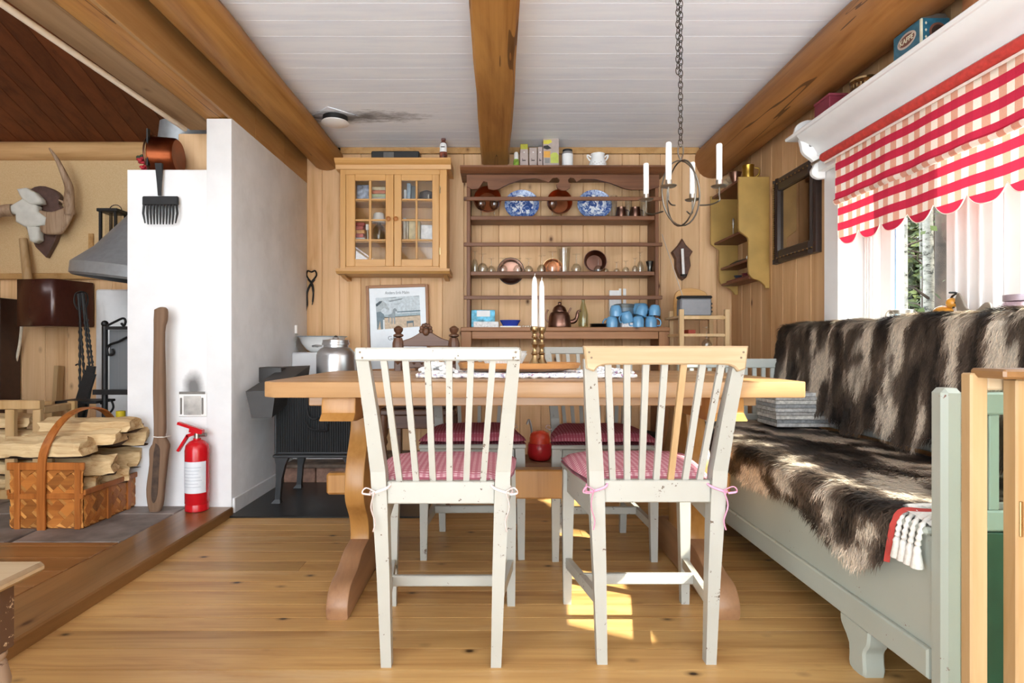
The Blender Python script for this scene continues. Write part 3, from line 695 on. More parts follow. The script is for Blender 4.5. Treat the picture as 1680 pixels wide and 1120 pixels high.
B().box(SXB-.02, SXB+.005, SYN+.05, SYF-.05, .49, .54, None, .004).build('back_rail', M_SETTLE2, se)
q = SYN+.11
while q < SYF-.09:
    B().box(SXB-.016, SXB, q, q+.06, .54, .88, None, .003).build('back_slat', M_SETTLE2, se); q += .09

# fur pelts -----------------------------------------------------------------
s_ = N('reindeer_fur'); s_.set(.5, 0, .5); at_ = s_.n('ShaderNodeAttribute', attribute_name='furcol'); s_.l(at_.outputs['Color'], s_.b.inputs['Base Color']); M_FUR = s_.m
def furcolor(p, st):
    q = Vector((p[0]*st[0], p[1]*st[1], p[2]*st[2]))
    n = noise.noise(q)+.5*noise.noise(q*2.3+Vector((5, 1, 2)))+.25*noise.noise(q*5.1)
    t = max(0, min(1, .52+n*1.35)); dk, md, lt = Vector((.014, .011, .010)), Vector((.12, .085, .062)), Vector((.66, .57, .46))
    return dk.lerp(md, min(1, t/.55)) if t < .55 else md.lerp(lt, min(1, (t-.55)/.3))
def fur_mesh(name, surf, nu, nv, nstr, st, L, parent, org, seed, flow):
    """surf(u,v)->(pos,normal,tangent); base sheet + many flat tapered hairs lying along the flow"""
    rr = random.Random(seed); vs_, fs, cols = [], [], []
    for side, off in ((1, .0), (0, -.006)):
        b0 = len(vs_)
        for i in range(nu):
            for j in range(nv):
                p, n_, t_ = surf(i/(nu-1), j/(nv-1)); vs_.append(p+n_*off); cols.append(furcolor(p, st)*.8 if side else Vector((.45, .08, .06)))
        for i in range(nu-1):
            for j in range(nv-1):
                a = b0+i*nv+j; f = (a, a+nv, a+nv+1, a+1); fs.append(f if side else f[::-1])
    me = bpy.data.meshes.new('hide'); me.from_pydata([v-org for v in vs_], [], fs); ca = me.attributes.new('furcol', 'FLOAT_COLOR', 'POINT')
    ca.data.foreach_set('color', [k for c in cols for k in (c[0], c[1], c[2], 1)]); me.materials.append(M_FUR); link('hide', me, org, parent)
    vs_, fs, cols = [], [], []
    for k in range(nstr):
        u, v = rr.random(), rr.random(); p, n_, t_ = surf(u, v); d = flow(u, v, t_, n_)
        c = furcolor(p, st); c = c*rr.uniform(.7, 1.35); l = L*rr.uniform(.6, 1.25)
        d = (d+Vector((rr.uniform(-1, 1), rr.uniform(-1, 1), rr.uniform(-1, 1)))*.28).normalized(); d = (d-n_*d.dot(n_)).normalized()
        w = d.cross(n_).normalized()*rr.uniform(.0009, .0018); b0 = len(vs_)
        r0 = p; m0 = p+d*l*.5+n_*.009*rr.uniform(.5, 1.2); t0 = p+d*l+n_*.012*rr.uniform(.2, 1.2)
        vs_ += [r0-w, r0+w, m0-w, m0+w, t0]; tip = c*1.25+Vector((.02, .016, .012)); cols += [c, c, c, c, tip]
        fs += [(b0, b0+1, b0+3, b0+2), (b0+2, b0+3, b0+4)]
    me = bpy.data.meshes.new('hair'); me.from_pydata([v-org for v in vs_], [], fs); ca = me.attributes.new('furcol', 'FLOAT_COLOR', 'POINT')
    ca.data.foreach_set('color', [k for c in cols for k in (c[0], c[1], c[2], 1)]); me.materials.append(M_FUR); h = link('hair', me, org, parent); h['kind'] = 'stuff'
def seat_edge(u):    # how far the pelt hangs over the front (m)
    return .105+.06*noise.noise(Vector((u*4.2, 3.3, 0)))+.045*max(0, 1-abs(u-.08)/.12)+.02*math.sin(u*19)
def seat_surf(u, v):
    yy = 1.40+u*1.62+.02*math.sin(v*7)*(1-u); Ltop = .565; hang = max(.02, seat_edge(u)); L = Ltop+.02+hang; s = v*L
    bump = .010*noise.noise(Vector((yy*5, v*4, 1)))+.014*noise.noise(Vector((yy*2.3, v*2, 7)))
    if s < Ltop-.02: p = Vector((1.515-s, yy, .482+bump)); n_ = Vector((-.05, 0, 1)); t_ = Vector((-1, 0, 0))
    else:
        a = min(1, (s-(Ltop-.02))/.045)*math.pi/2; x0, z0 = 1.515-Ltop+.02, .482-.028
        if a < math.pi/2-1e-4: p = Vector((x0-.028*math.sin(a), yy, z0+.028*math.cos(a)+bump*math.cos(a))); 
        else: p = Vector((x0-.028-.006*math.sin(yy*23)-.01*(s-Ltop), yy, z0-(s-Ltop-.025)))
        n_ = Vector((-math.sin(a), 0, math.cos(a))); t_ = Vector((-math.cos(a), 0, -math.sin(a)))
    return p, n_.normalized(), t_
def back_surf(u, v):
    yy = 1.30+u*1.83; drop = .41+.05*noise.noise(Vector((u*5, 9, 0)))+.03*math.sin(u*33); L = .10+drop; s = v*L
    fold = .022*noise.noise(Vector((yy*7, v*1.5, 4)))+.012*math.sin(yy*26+v)
    top = .975+.012*noise.noise(Vector((yy*4, 0, 2)))
    if s < .06: p = Vector((1.60-s, yy, top-.006+fold*.25)); n_ = Vector((.1, 0, 1)); t_ = Vector((-1, 0, 0))
    else:
        a = min(1, (s-.06)/.05)*math.pi/2
        if a < math.pi/2-1e-4: p = Vector((1.54-.032*math.sin(a)-fold*.3, yy, top-.032+.032*math.cos(a)))
        else: p = Vector((1.508-abs(fold)*1.2-(s-.11)*.10, yy, top-.032-(s-.11)))
        n_ = Vector((-math.sin(a), 0, math.cos(a)+.1)); t_ = Vector((-math.cos(a), .1*math.sin(yy*9), -math.sin(a)))
    return p, n_.normalized(), t_.normalized()
fp = thing('fur_pelt', 'brown and cream reindeer pelt with a red cloth edge spread over the settle seat', 'fur', (1.2, 2.2, .47), 'fur pelts on the settle')
fur_mesh('seat', seat_surf, 90, 60, 46000, (9, 6, 9), .034, fp, Vector((1.2, 2.2, .47)), 1, lambda u, v, t, n_: (t+Vector((0, .7*noise.noise(Vector((u*6, v*4, 3)))+.25, 0))).normalized())
b = B(); b.grid(lambda a, v: tuple(seat_surf(0, v)[0]+Vector((0, -.004-.010*a, 0))+seat_surf(0, v)[1]*(.004-.008*a)), 3, 60); b.build('red_edging', plain('red_felt', '#a93c34', .95), fp, 60)
fp2 = thing('fur_pelt', 'dark and pale shaggy pelt hanging over the settle back below the window', 'fur', (1.55, 2.2, .6), 'fur pelts on the settle')
fur_mesh('back', back_surf, 130, 40, 46000, (6, 9.5, 3.0), .042, fp2, Vector((1.55, 2.2, .6)), 2, lambda u, v, t, n_: (t+Vector((0, .6*noise.noise(Vector((u*9, v*3, 8))), 0))).normalized())
# white woven throw with tassels at the near end of the seat
M_COT = plain('white_cotton', '#dedad3', .95, var=.06, scale=120, bump=.4)
th = thing('woven_throw', 'white woven throw with knotted tassels at the near end of the settle', 'throw', (1.1, 1.36, .464))
b = B(); b.grid(lambda u, v: (.962+v*.5, 1.30+u*.13, .4665+.012*math.sin(u*math.pi)+.003*noise.noise(Vector((u*6, v*9, 0)))), 14, 24); b.build('cloth', M_COT, th, 70)
B().tube([(.975, 1.395, .478), (1.1, 1.398, .482), (1.4, 1.40, .48)], .012, 8).build('rolled_hem', M_COT, th, 50)
for q in range(4):
    y0 = 1.305+q*.022
    cd = B().tube(smooth_path([(.99, y0+.03, .475), (.958, y0+.01, .466), (.945, y0+.004, .44), (.944, y0+.008, .415)], 6), [.006+.0018*math.sin(i*2.1) for i in range(19)], 7).build('cord', M_COT, th, 60)
    B().lathe([(.006, 0), (.009, -.006), (.008, -.012), (.014, -.045), (.013, -.047)], (.943, y0+.008, .415), 9).build('tassel', M_COT, cd, 50)

# magazines stacked on the settle
for q in range(9):
    jj = R.uniform(-.008, .008); z0 = .497+q*.0175
    m = box('magazine', PX(1230, 2.95)+jj-.005, PX(1323, 2.95)+jj+.005, 2.66+jj, 2.86+jj, z0, z0+.0165, plain('magazine_%d' % (q % 4), ('#b9b8b6', '#8f9193', '#c9c6c0', '#a7a4a0')[q % 4], .45, var=.2, scale=60), None, .002)
    tag(m, ['bottom magazine of the stack on the settle', 'second magazine from the bottom of the settle stack', 'third magazine from the bottom of the settle stack', 'fourth magazine from the bottom of the settle stack', 'fifth magazine, middle of the settle stack', 'fourth magazine from the top of the settle stack', 'third magazine from the top of the settle stack', 'second magazine from the top of the settle stack', 'topmost magazine of the stack on the settle under the table end'][q], 'magazine', 'magazines stacked on the settle')

# pine display frame with a green-tinted pane in the right foreground
gf = thing('glass_cabinet', 'narrow pine cabinet with a green-tinted pane in the right foreground', 'cabinet', (.95, 1.07, 0))
GX0, GX1 = PX(1593, 1.06), PX(1622, 1.06); GZ = PZ(612, 1.06)
def gpost(a, b_, y0, y1, z1): return B().box(a, b_, y0, y1, 0, z1, None, .003).build('post', M_PALEZ, gf)
gpost(GX0, GX1, 1.06, 1.085, GZ); p2 = gpost(PX(1668, 1.03), PX(1668, 1.03)+.035, 1.03, 1.06, PZ(622, 1.03)); gpost(1.2, 1.235, 1.06, 1.085, GZ)
B().box(GX1, 1.2, 1.062, 1.083, PZ(640, 1.06), GZ-.003, None, .003).build('top_rail', M_PALE, gf)
B().box(PX(1632, 1.02), 1.24, 1.0, 1.075, PZ(621, 1.02), PZ(605, 1.02), None, .004).build('top_board', M_STEP, gf)
B().box(GX1, 1.2, 1.064, 1.08, .02, .06, None, .003).build('bottom_rail', M_PALE, gf)
B().box(GX1, 1.2, 1.071, 1.074, .06, PZ(640, 1.06)).build('pane', glass('green_glass', (.82, .90, .86, 1), .01, 1.3), gf)
B().box(PX(1668, 1.03)+.004, PX(1668, 1.03)+.010, 1.027, 1.03, PZ(880, 1.03), PZ(822, 1.03), None, .001).build('hinge', M_BRASS, p2)

# stool in the left foreground
sl = thing('foreground_stool', 'worn brown stool with a bare pale top and turned leg at the left edge', 'stool', (-1.07, .92, 0))
M_WORN = paint('worn_brown_paint', '#59402f', '#c9b393', .56, .5, '#4a3327')
SXr, SYf, SZ = -.868, 1.13, .452
B().box(-1.32, SXr, .66, SYf, SZ-.02, SZ, None, .007).build('seat', M_PALE, sl, 40)
for x in (-1.26, -.925):
    for yy in (.73, 1.07):
        lgp = B().box(x-.025, x+.025, yy-.025, yy+.025, .305, SZ-.021, None, .004).build('leg_block', M_WORN, sl)
        pf = [(.018, 0), (.022, .05), (.019, .09), (.030, .13), (.034, .16), (.026, .19), (.022, .197), (.027, .204), (.026, .22), (.03, .25), (.023, .285), (.02, .29), (.024, .297), (.024, .305)]
        B().lathe(pf, (x, yy, 0), 18).build('turned_leg', paint('bare_worn_wood', '#a08974', '#5b4433', .555, .6, '#8a7462'), lgp, 45)
for a in ((-1.235, -.95, 1.062, 1.08), (-1.235, -.95, .72, .738)): B().box(a[0], a[1], a[2], a[3], .365, SZ-.021, None, .003).build('apron', M_WORN, sl)
for x in (-1.26, -.925): B().box(x-.009, x+.009, .755, 1.045, .365, SZ-.021, None, .003).build('apron', M_WORN, sl)
for x in (-1.26, -.925): B().cyl((x, .75, .155), (x, 1.05, .155), .011, n=10).build('rung', M_CHAIR, sl, 40)
# ================================================================== LEFT SIDE: STOVE, CHIMNEY, HEARTH ROOM
# cast-iron stove
M_CAST = plain('cast_iron', '#2f3032', .42, .35, .5, .12, 6)
sv = thing('iron_stove', 'black cast-iron stove with ribbed side on curved legs beside the chimney', 'stove', (-1.0, 3.4, .009))
s0, s1, sy0, sy1, sz0, sz1 = -1.215, -.76, 3.19, 3.58, .275, .66
B().box(s0+.01, s1-.01, sy0+.01, sy1-.01, sz0, sz1, None, .004).build('body', M_CAST, sv)
for k in range(34):
    x = s0+.018+k*(s1-s0-.036)/33; B().cyl((x, sy0+.009, sz0+.012), (x, sy0+.009, sz1-.01), .0055, n=6, cap=False).build('rib', M_CAST, sv, 60)
B().box(s0-.006, s1+.006, sy0-.006, sy1+.006, sz0-.018, sz0, None, .005).build('bottom_flange', M_CAST, sv)
B().box(s0-.006, s1+.006, sy0-.006, sy1+.006, sz1, sz1+.022, None, .006).build('top_plate', M_CAST, sv)
B().box(s0, s0+.016, sy0+.002, sy0+.018, sz0, sz1, None, .004).build('corner_bead', M_CAST, sv)
for x in (s0+.03, s1-.03):
    for yy in (sy0+.015, sy1-.03):
        q = 1 if x < -1 else -1
        B().loft([(x-q*.02, yy, .009), (x-q*.012, yy, .03), (x-q*.004, yy, .14), (x+q*.006, yy, .22), (x+q*.012, yy, .258)], [(.05, .04), (.028, .028), (.03, .03), (.05, .035), (.075, .04)]).bevel_all(.004).build('leg', M_CAST, sv)
# relief: reclining animal on the side
rl = [P(500, 690, 3.185), P(508, 702, 3.185), P(522, 707, 3.185), P(537, 705, 3.185), P(535, 696, 3.185)]
B().tube(smooth_path(rl, 5), .006, 6).build('relief', M_CAST, sv, 60)
B().tube(smooth_path([P(503, 670, 3.185), P(507, 683, 3.185), P(516, 688, 3.185), P(528, 683, 3.185), P(536, 690, 3.185)], 5), .007, 6).build('relief', M_CAST, sv, 60)
# flue box from the stove into the chimney
fb = thing('flue_box', 'dark sheet-metal flue box joining the stove to the chimney', 'flue', (-1.22, 3.2, .55))
M_FLUE = plain('flue_iron', '#3c3a39', .45, .3, .5, .1, 6)
A_ = [P(403, 642, 3.03), P(452, 640, 3.03), P(446, 685, 3.03), P(413, 686, 3.03)]; D_ = Vector((.045, .42, .115))
b = B(); va = [b.bm.verts.new(p) for p in A_]; vb = [b.bm.verts.new(p+D_) for p in A_]
b.bm.faces.new(va); b.bm.faces.new(vb[::-1])
for k in range(4): b.bm.faces.new((va[k], vb[k], vb[(k+1) % 4], va[(k+1) % 4]))
b.bevel_all(.003).build('duct', M_FLUE, fb)
B().box(XL+.001, -1.23, 3.34, 3.47, .66, .745, None, .003).build('wall_stub', M_FLUE, fb)
# milk can on the stove
mc = thing('milk_can', 'squat aluminium milk can standing on the iron stove', 'can', (PX(551, 3.42), 3.42, sz1+.022)); c = WL[mc.name]
B().lathe([(.09, 0), (.108, .01), (.11, .03), (.11, .13), (.104, .152), (.085, .172), (.07, .178), (.07, .19), (.078, .192), (.078, .205), (.066, .208), (.0, .212)], c, 28).build('body', M_ALU, mc, 40)
B().lathe([(.075, 0), (.075, .014), (.02, .02), (.016, .03), (0, .032)], c+Vector((0, 0, .206)), 24).build('lid', M_ALU, mc, 40)
B().lathe([(.008, 0), (.012, .006), (0, .012)], c+Vector((0, 0, .236)), 10).build('knob', M_BLACK, mc, 40)
B().tube([c+Vector((-.072, -.03, .185)), c+Vector((-.105, -.04, .188)), c+Vector((-.125, -.03, .185)), c+Vector((-.1, -.01, .183))], .007, 6).build('clasp', M_ALU, mc, 50)
# basin and candlestick on the ledge
bc = Vector((PX(529, 3.99), 3.99, .825))
bs = thing('enamel_basin', 'white enamel basin on the white ledge behind the stove', 'basin', bc)
B().lathe([(.0, .0), (.075, .0), (.105, .02), (.135, .06), (.152, .1), (.163, .104), (.163, .108), (.15, .107), (.13, .062), (.1, .026), (0, .014)], bc, 32).build('bowl', M_WHITE, bs, 50)
B().tube([bc+Vector((.163*math.cos(2*math.pi*k/32), .163*math.sin(2*math.pi*k/32), .106)) for k in range(32)], .0035, 5, True).build('rim', plain('blue_grey_rim', '#9aa4a8', .3), bs, 60)
kc = Vector((PX(485, 3.95), 3.95, .825))
ks = thing('glass_candlestick', 'small clear candlestick with a white stub on the ledge by the chimney', 'candlestick', kc)
B().lathe([(.03, 0), (.032, .006), (.014, .016), (.009, .04), (.014, .055), (.008, .07), (.012, .10), (.016, .125), (.013, .128), (0, .12)], kc, 14).build('stem', M_GLASS, ks, 50)
B().cyl(kc+Vector((0, 0, .128)), kc+Vector((0, 0, .182)), .012, n=12).build('candle', M_CAND, ks, 40)
# iron shears on the far wall
sc_ = thing('iron_shears', 'old black iron shears hanging on the pine wall beside the chimney', 'shears', P(509, 512, 4.19))
Y_ = 4.185
B().tube(smooth_path([P(510, 462, Y_), P(503, 452, Y_), P(505, 444, Y_), P(511, 446, Y_), P(517, 444, Y_), P(519, 452, Y_), P(511, 462, Y_)], 4), .006, 6).build('bow', M_IRON, sc_, 60)
B().tube(smooth_path([P(516, 458, Y_), P(510, 466, Y_), P(504, 480, Y_), P(504, 500, Y_), P(502, 512, Y_)], 4), [.008]*8+[.006]*5+[.003]*4, 6).build('blade', M_IRON, sc_, 60)
B().tube(smooth_path([P(506, 458, Y_-.008), P(512, 466, Y_-.008), P(514, 480, Y_-.008), P(513, 494, Y_-.008), P(512, 500, Y_-.008)], 4), [.008]*8+[.006]*5+[.003]*4, 6).build('blade', M_IRON, sc_, 60)

# fire extinguisher
ec = Vector((PX(323.5, 2.93), 2.93, ZP)); Ye = 2.93
fe = thing('fire_extinguisher', 'small red fire extinguisher with a white label against the chimney', 'fire extinguisher', ec)
M_EXT = plain('extinguisher_red', '#c0151f', .22, 0, .5, .03)
B().lathe([(.05, 0), (.056, .004), (.056, .03), (.054, .036), (.057, .04), (.057, .30), (.052, .325), (.035, .345), (.018, .352), (.018, .36)], ec, 32).build('cylinder', M_EXT, fe, 40)
b = B(); b.grid(lambda u, v: (ec.x+.0576*math.cos(math.radians(200+140*u)), ec.y+.0576*math.sin(math.radians(200+140*u)), ec.z+.095+.155*v), 16, 4)
lb = b.build('label', plain('label_white', '#d9dde2', .4, var=.03), fe, 60)
for q in range(7):
    b = B(); wq = 90-R.randint(0, 25); b.grid(lambda u, v: (ec.x+.0579*math.cos(math.radians(228+wq*u)), ec.y+.0579*math.sin(math.radians(228+wq*u)), ec.z+.125+q*.016+.0022*v), 10, 2); b.build('print_line', plain('label_print', '#a9b0bb', .5), lb)
B().cyl(ec+Vector((0, 0, .355)), ec+Vector((0, 0, .385)), .014, n=12).build('neck', M_STEEL, fe, 40)
B().cyl(ec+Vector((.0, 0, .375)), ec+Vector((.05, -.01, .378)), .009, n=10).build('gauge', M_STEEL, fe, 40)
B().bar(ec+Vector((.03, 0, .395)), ec+Vector((-.095, 0, .435)), .022, .014).bar(ec+Vector((.03, 0, .39)), ec+Vector((-.035, 0, .40)), .026, .02).bevel_all(.003).build('lever', M_EXT, fe)
B().bar(ec+Vector((-.01, 0, .385)), ec+Vector((-.05, 0, .37)), .02, .016).bar(ec+Vector((-.045, 0, .375)), ec+Vector((-.095, 0, .295)), .02, .012).bevel_all(.003).build('handle', M_EXT, fe)
# long wooden paddle leaning at the chimney
M_OLDW = wood('old_grey_wood', '#7c624e', '#54402f', 'z', .7, .1, 1, '#2c1c12', .2, .05, .4)
Yp = 2.93
def pp(a, b_): return (PX(a, Yp), PZ(b_, Yp))
pd = thing('wooden_paddle', 'long weathered wooden paddle with a hollowed blade leaning on the chimney', 'paddle', Vector((PX(262, Yp), Yp-.03, ZP)))
ol = curve2([pp(258, 508), pp(268, 504), pp(277, 507), pp(277, 525), pp(273, 545), pp(274, 620), pp(275, 700), pp(274, 714), pp(281, 728), pp(279, 745), pp(274, 790), pp(270, 828), pp(262, 841), pp(254, 842), pp(248, 830), pp(245, 800), pp(250, 760), pp(250, 735), pp(257, 716), pp(256, 640), pp(257, 560), pp(257, 525)], 3)
B().prism(ol, 'y', Yp-.035, Yp+.0, .011, 2).build('shaft_and_blade', M_OLDW, pd, 60)
hl = curve2([pp(262, 725), pp(269, 735), pp(267, 775), pp(265, 808), pp(259, 822), pp(255, 810), pp(257, 770), pp(259, 740)], 3)
B().prism(hl, 'y', Yp-.0375, Yp-.033, .001).build('hollow', plain('dark_hollow', '#4b3a2e', .8, var=.2), pd)
B().tube([Vector((PX(256, Yp), Yp-.037, PZ(714, Yp))), Vector((PX(266, Yp), Yp-.04, PZ(715, Yp))), Vector((PX(276, Yp), Yp-.037, PZ(715, Yp))), Vector((PX(278, Yp), Yp+.01, PZ(715, Yp)))], .0025, 5).build('string', M_COT, pd)
# comb rake hung from the chimney top, copper pan, flowers
Yk = 2.975
rk = thing('berry_rake', 'black iron comb-toothed berry rake hanging on the white chimney', 'rake', P(263, 368, Yk))
B().loft([P(262, 321, Yk), P(261.5, 300, Yk), P(261, 268, Yk)], [(.014, .01), (.02, .012), (.036, .014)]).bevel_all(.003).build('handle', M_IRON, rk)
B().box(PX(234, Yk), PX(293, Yk), Yk-.008, Yk+.008, PZ(337, Yk), PZ(322, Yk), None, .005).build('head', M_IRON, rk)
for k in range(11):
    x = 236.5+k*5.3; e = (x-263)*.05
    B().tube([P(x, 335, Yk), P(x+(1.5 if k == 10 else -1.5 if k == 0 else 0), 350, Yk-.006), P(x-e*1.2, 368-(2 if k in (0, 10) else 0), Yk)], [.0062, .0055, .003], 6).build('tooth', M_IRON, rk, 60)
pn = thing('copper_pan', 'old copper pan standing on its side on top of the chimney', 'pan', Vector((PX(278, 3.12), 3.12, 1.772)))
Mx = Matrix.Rotation(-math.pi/2, 3, 'Y') @ Matrix.Rotation(.1, 3, 'X')
B().lathe([(.0, -.055), (.085, -.055), (.094, -.045), (.10, .06), (.104, .066), (.098, .066), (.092, .055), (.084, -.04), (0, -.045)], (PX(279, 3.12)-.01, 3.12, 1.772+.105), 32, Mx).build('bowl', metal('old_copper', '#8a4a2e', .3, .25, 8), pn, 40)
B().tube([(PX(279, 3.12)-.078+.105*0, 3.12+.105*math.cos(2*math.pi*k/28), 1.772+.105+.105*math.sin(2*math.pi*k/28)) for k in range(28)], .005, 5, True).build('rim', M_COPD, pn, 60)
B().bar((PX(256, 3.1), 3.03, 1.80), (PX(256, 3.1), 3.03, 1.99), .02, .008, (1, 0, 0)).build('handle_strap', M_IRON, pn)
fw = thing('flower_bunch', 'bunch of red flowers with dark leaves on the chimney top', 'flowers', Vector((PX(240, 3.1), 3.12, 1.772)))
c = WL[fw.name]; B().lathe([(.03, 0), (.035, .03), (.03, .05), (0, .05)], c+Vector((.03, 0, 0)), 12).build('pot', M_BLACK, fw, 40)
for k in range(9):
    d = Vector((R.uniform(-.055, .03), R.uniform(-.04, .04), R.uniform(.04, .105))); 
    b = B(); 
    for q in range(7):
        a = q*2.4; b.ball(c+d+Vector((.012*math.cos(a), .012*math.sin(a), .004*q-.01)), .013, (1, 1, .6), 7, 5)
    if k < 5: b.build('blossom', plain('red_petal', '#a5202c', .7, var=.2), fw, 60)
    else: b.build('leaf_tuft', plain('dark_leaf', '#2f3a24', .7, var=.25), fw, 60)

# woven chip basket -------------------------------------------------------------
BX0, BX1, BY0, BY1 = -2.19, -1.85, 2.62, 3.08; z0 = ZP; ZE, ZD = .345, .222
M_WEAVE = wood('chip_weave', '#c68d4c', '#9b5f2a', 'x', .4, .1, 2, '#5a3010', .4, .3)
M_WEAVE2 = wood('chip_weave_dark', '#a96a30', '#7c4318', 'x', .4, .1, 2, '#5a3010', .4, .3)
M_HOOP = wood('basket_hoop', '#a5642e', '#7d4318', 'z', .35, .1, 2, '#5a3010', .45, .08)
bk_ = thing('chip_basket', 'woven chip basket with an arched handle, full of firewood', 'basket', Vector((-2.02, 2.85, z0)))
B().box(BX0+.012, BX1-.012, BY0+.012, BY1-.012, z0, z0+.02, None, .004).box(BX0+.01, BX1-.01, BY0+.008, BY0+.012, z0, ZE-.02).box(BX0+.01, BX1-.01, BY1-.012, BY1-.008, z0, ZE-.02).box(BX0+.008, BX0+.012, BY0+.01, BY1-.01, z0, ZD-.01).box(BX1-.012, BX1-.008, BY0+.01, BY1-.01, z0, ZD-.01).build('inner_shell', plain('basket_inside', '#6d3f1c', .7, var=.2), bk_)
def weave(face, u0, u1, v0, v1, nn):
    cell = .042; dmesh = None; k = 0; r2 = cell*.707
    nu, nv = int((u1-u0)/r2)+1, int((v1-v0)/r2)+1
    for i in range(nu+1):
        for j in range(nv+1):
            if (i+j) % 2: continue
            u, v = u0+i*r2, v0+j*r2
            pl = [(max(u0, min(u1, u+a*r2)), max(v0, min(v1, v+b__*r2))) for a, b__ in ((-1.32, .32), (-.32, 1.32), (1.32, -.32), (.32, -1.32))] if (i//1) % 2 == 0 else [(max(u0, min(u1, u+a*r2)), max(v0, min(v1, v+b__*r2))) for a, b__ in ((-1.32, -.32), (-.32, -1.32), (1.32, .32), (.32, 1.32))]
            ar = 0
            for q in range(4): ar += pl[q][0]*pl[(q+1) % 4][1]-pl[(q+1) % 4][0]*pl[q][1]
            if abs(ar) < .0003: continue
            off = .0035 if (i % 2 == 0) else .006
            B().prism(pl, face, nn[0], nn[0]+nn[1]*off).build('weave_strip', M_WEAVE if i % 2 == 0 else M_WEAVE2, bk_)
weave('y', BX0+.005, BX1-.005, z0+.005, ZE-.03, (BY0+.008, -1))
weave('x', BY0+.01, BY1-.01, z0+.005, ZD-.015, (BX1-.008, 1))
for yy in (BY0-.004, BY1-.008): 
    B().box(BX0-.004, BX1+.004, yy, yy+.012, ZE-.035, ZE, None, .003).build('end_rim', M_HOOP, bk_)
    B().box(BX0, BX1, yy+.001, yy+.009, z0+.135, z0+.16, None, .002).build('band', M_HOOP, bk_)
for xx in (BX0+.03, BX1-.04): B().box(xx, xx+.026, BY0-.006, BY0+.006, z0, ZE, None, .003).build('stay', M_HOOP, bk_)
for xx in (BX0-.008, BX1-.004): B().box(xx, xx+.012, BY0, BY1, ZD-.026, ZD, None, .003).build('side_rim', M_HOOP, bk_)
B().box(BX1-.006, BX1+.004, 2.78, 2.805, z0, ZD, None, .002).build('stay', M_HOOP, bk_); B().box(BX1-.006, BX1+.004, 2.93, 2.955, z0, ZD, None, .002).build('stay', M_HOOP, bk_)
hp = [Vector((-2.03, BY0-.011, z0)), Vector((-2.03, BY0-.011, .30)), Vector((-2.025, BY0+.01, .42)), Vector((-2.01, BY0+.10, .53)), Vector((-2.0, 2.85, .565)), Vector((-2.0, BY1-.09, .53)), Vector((-2.0, BY1, .42)), Vector((-2.0, BY1+.012, .30)), Vector((-2.0, BY1+.012, z0))]
b = B(); sp_ = smooth_path(hp, 6); rws = []
for i, p in enumerate(sp_):
    d = (sp_[min(i+1, len(sp_)-1)]-sp_[max(i-1, 0)]).normalized(); n_ = Vector((1, 0, 0)).cross(d).normalized()
    rws.append([b.bm.verts.new(p+Vector((sx*.018, 0, 0))+n_*sn*.004) for sx, sn in ((-1, -1), (1, -1), (1, 1), (-1, 1))])
for a, c_ in zip(rws, rws[1:]):
    for k in range(4): b.bm.faces.new((a[k], a[(k+1) % 4], c_[(k+1) % 4], c_[k]))
b.build('handle', M_HOOP, bk_)
# split firewood
def split_log(label, c, L, w, h, ang, seed, group, roll=0, bark=True):
    rr = random.Random(seed)
    t = thing('firewood', label, 'firewood', c, group)
    c = Vector(c)
    pr = [(-w/2, 0), (w/2, rr.uniform(0, .2)*h), (w*.42, h*.75), (w*.05, h), (-w*.4, h*.7)]
    Rm = Matrix.Rotation(ang, 3, 'Z') @ Matrix.Rotation(roll, 3, 'X')
    def sec(k, sc=1):
        return [Vector((k, a*sc, b_*sc)) for a, b_ in pr]
    b = B(); rows = []
    pr = [p for a, b_ in zip(pr, pr[1:]+pr[:1]) for p in (a, ((a[0]*.5+b_[0]*.5), (a[1]*.5+b_[1]*.5)))]; ns = 13; np_ = len(pr)
    for i in range(ns):
        k = -L/2+L*i/(ns-1); ee = .004 if 0 < i < ns-1 else .012
        rows.append([b.bm.verts.new(c+Rm @ (v+noise.noise_vector(v*14+Vector((seed*1.7, 0, 0)))*.009+Vector((rr.uniform(-ee, ee), rr.uniform(-.002, .002), rr.uniform(-.002, .002))))) for v in sec(k, 1+.12*noise.noise(Vector((k*6, seed, 0))))])
    for a, d in zip(rows, rows[1:]):
        for k in range(np_): b.bm.faces.new((a[k], a[(k+1) % np_], d[(k+1) % np_], d[k]))
    b.bm.faces.new(rows[0][::-1]); b.bm.faces.new(rows[-1])
    b.build('wood', M_FIRE, t)
    if bark:
        b = B(); rows2 = [[b.bm.verts.new(c+Rm @ (Vector((-L/2+L*i/6*1.0, a*1.05, b_-.006 if q < 2 else b_)))) for q, (a, b_) in enumerate(((-w/2, -.001), (0, -.006), (w/2, .004), (w/2*1.01, h*.35)))] for i in range(7)]
        for a, d in zip(rows2, rows2[1:]):
            for k in range(3): b.bm.faces.new((a[k], a[k+1], d[k+1], d[k]))
        b.build('bark', M_BARK, t, 60)
    return t
GW = 'split logs in the chip basket'
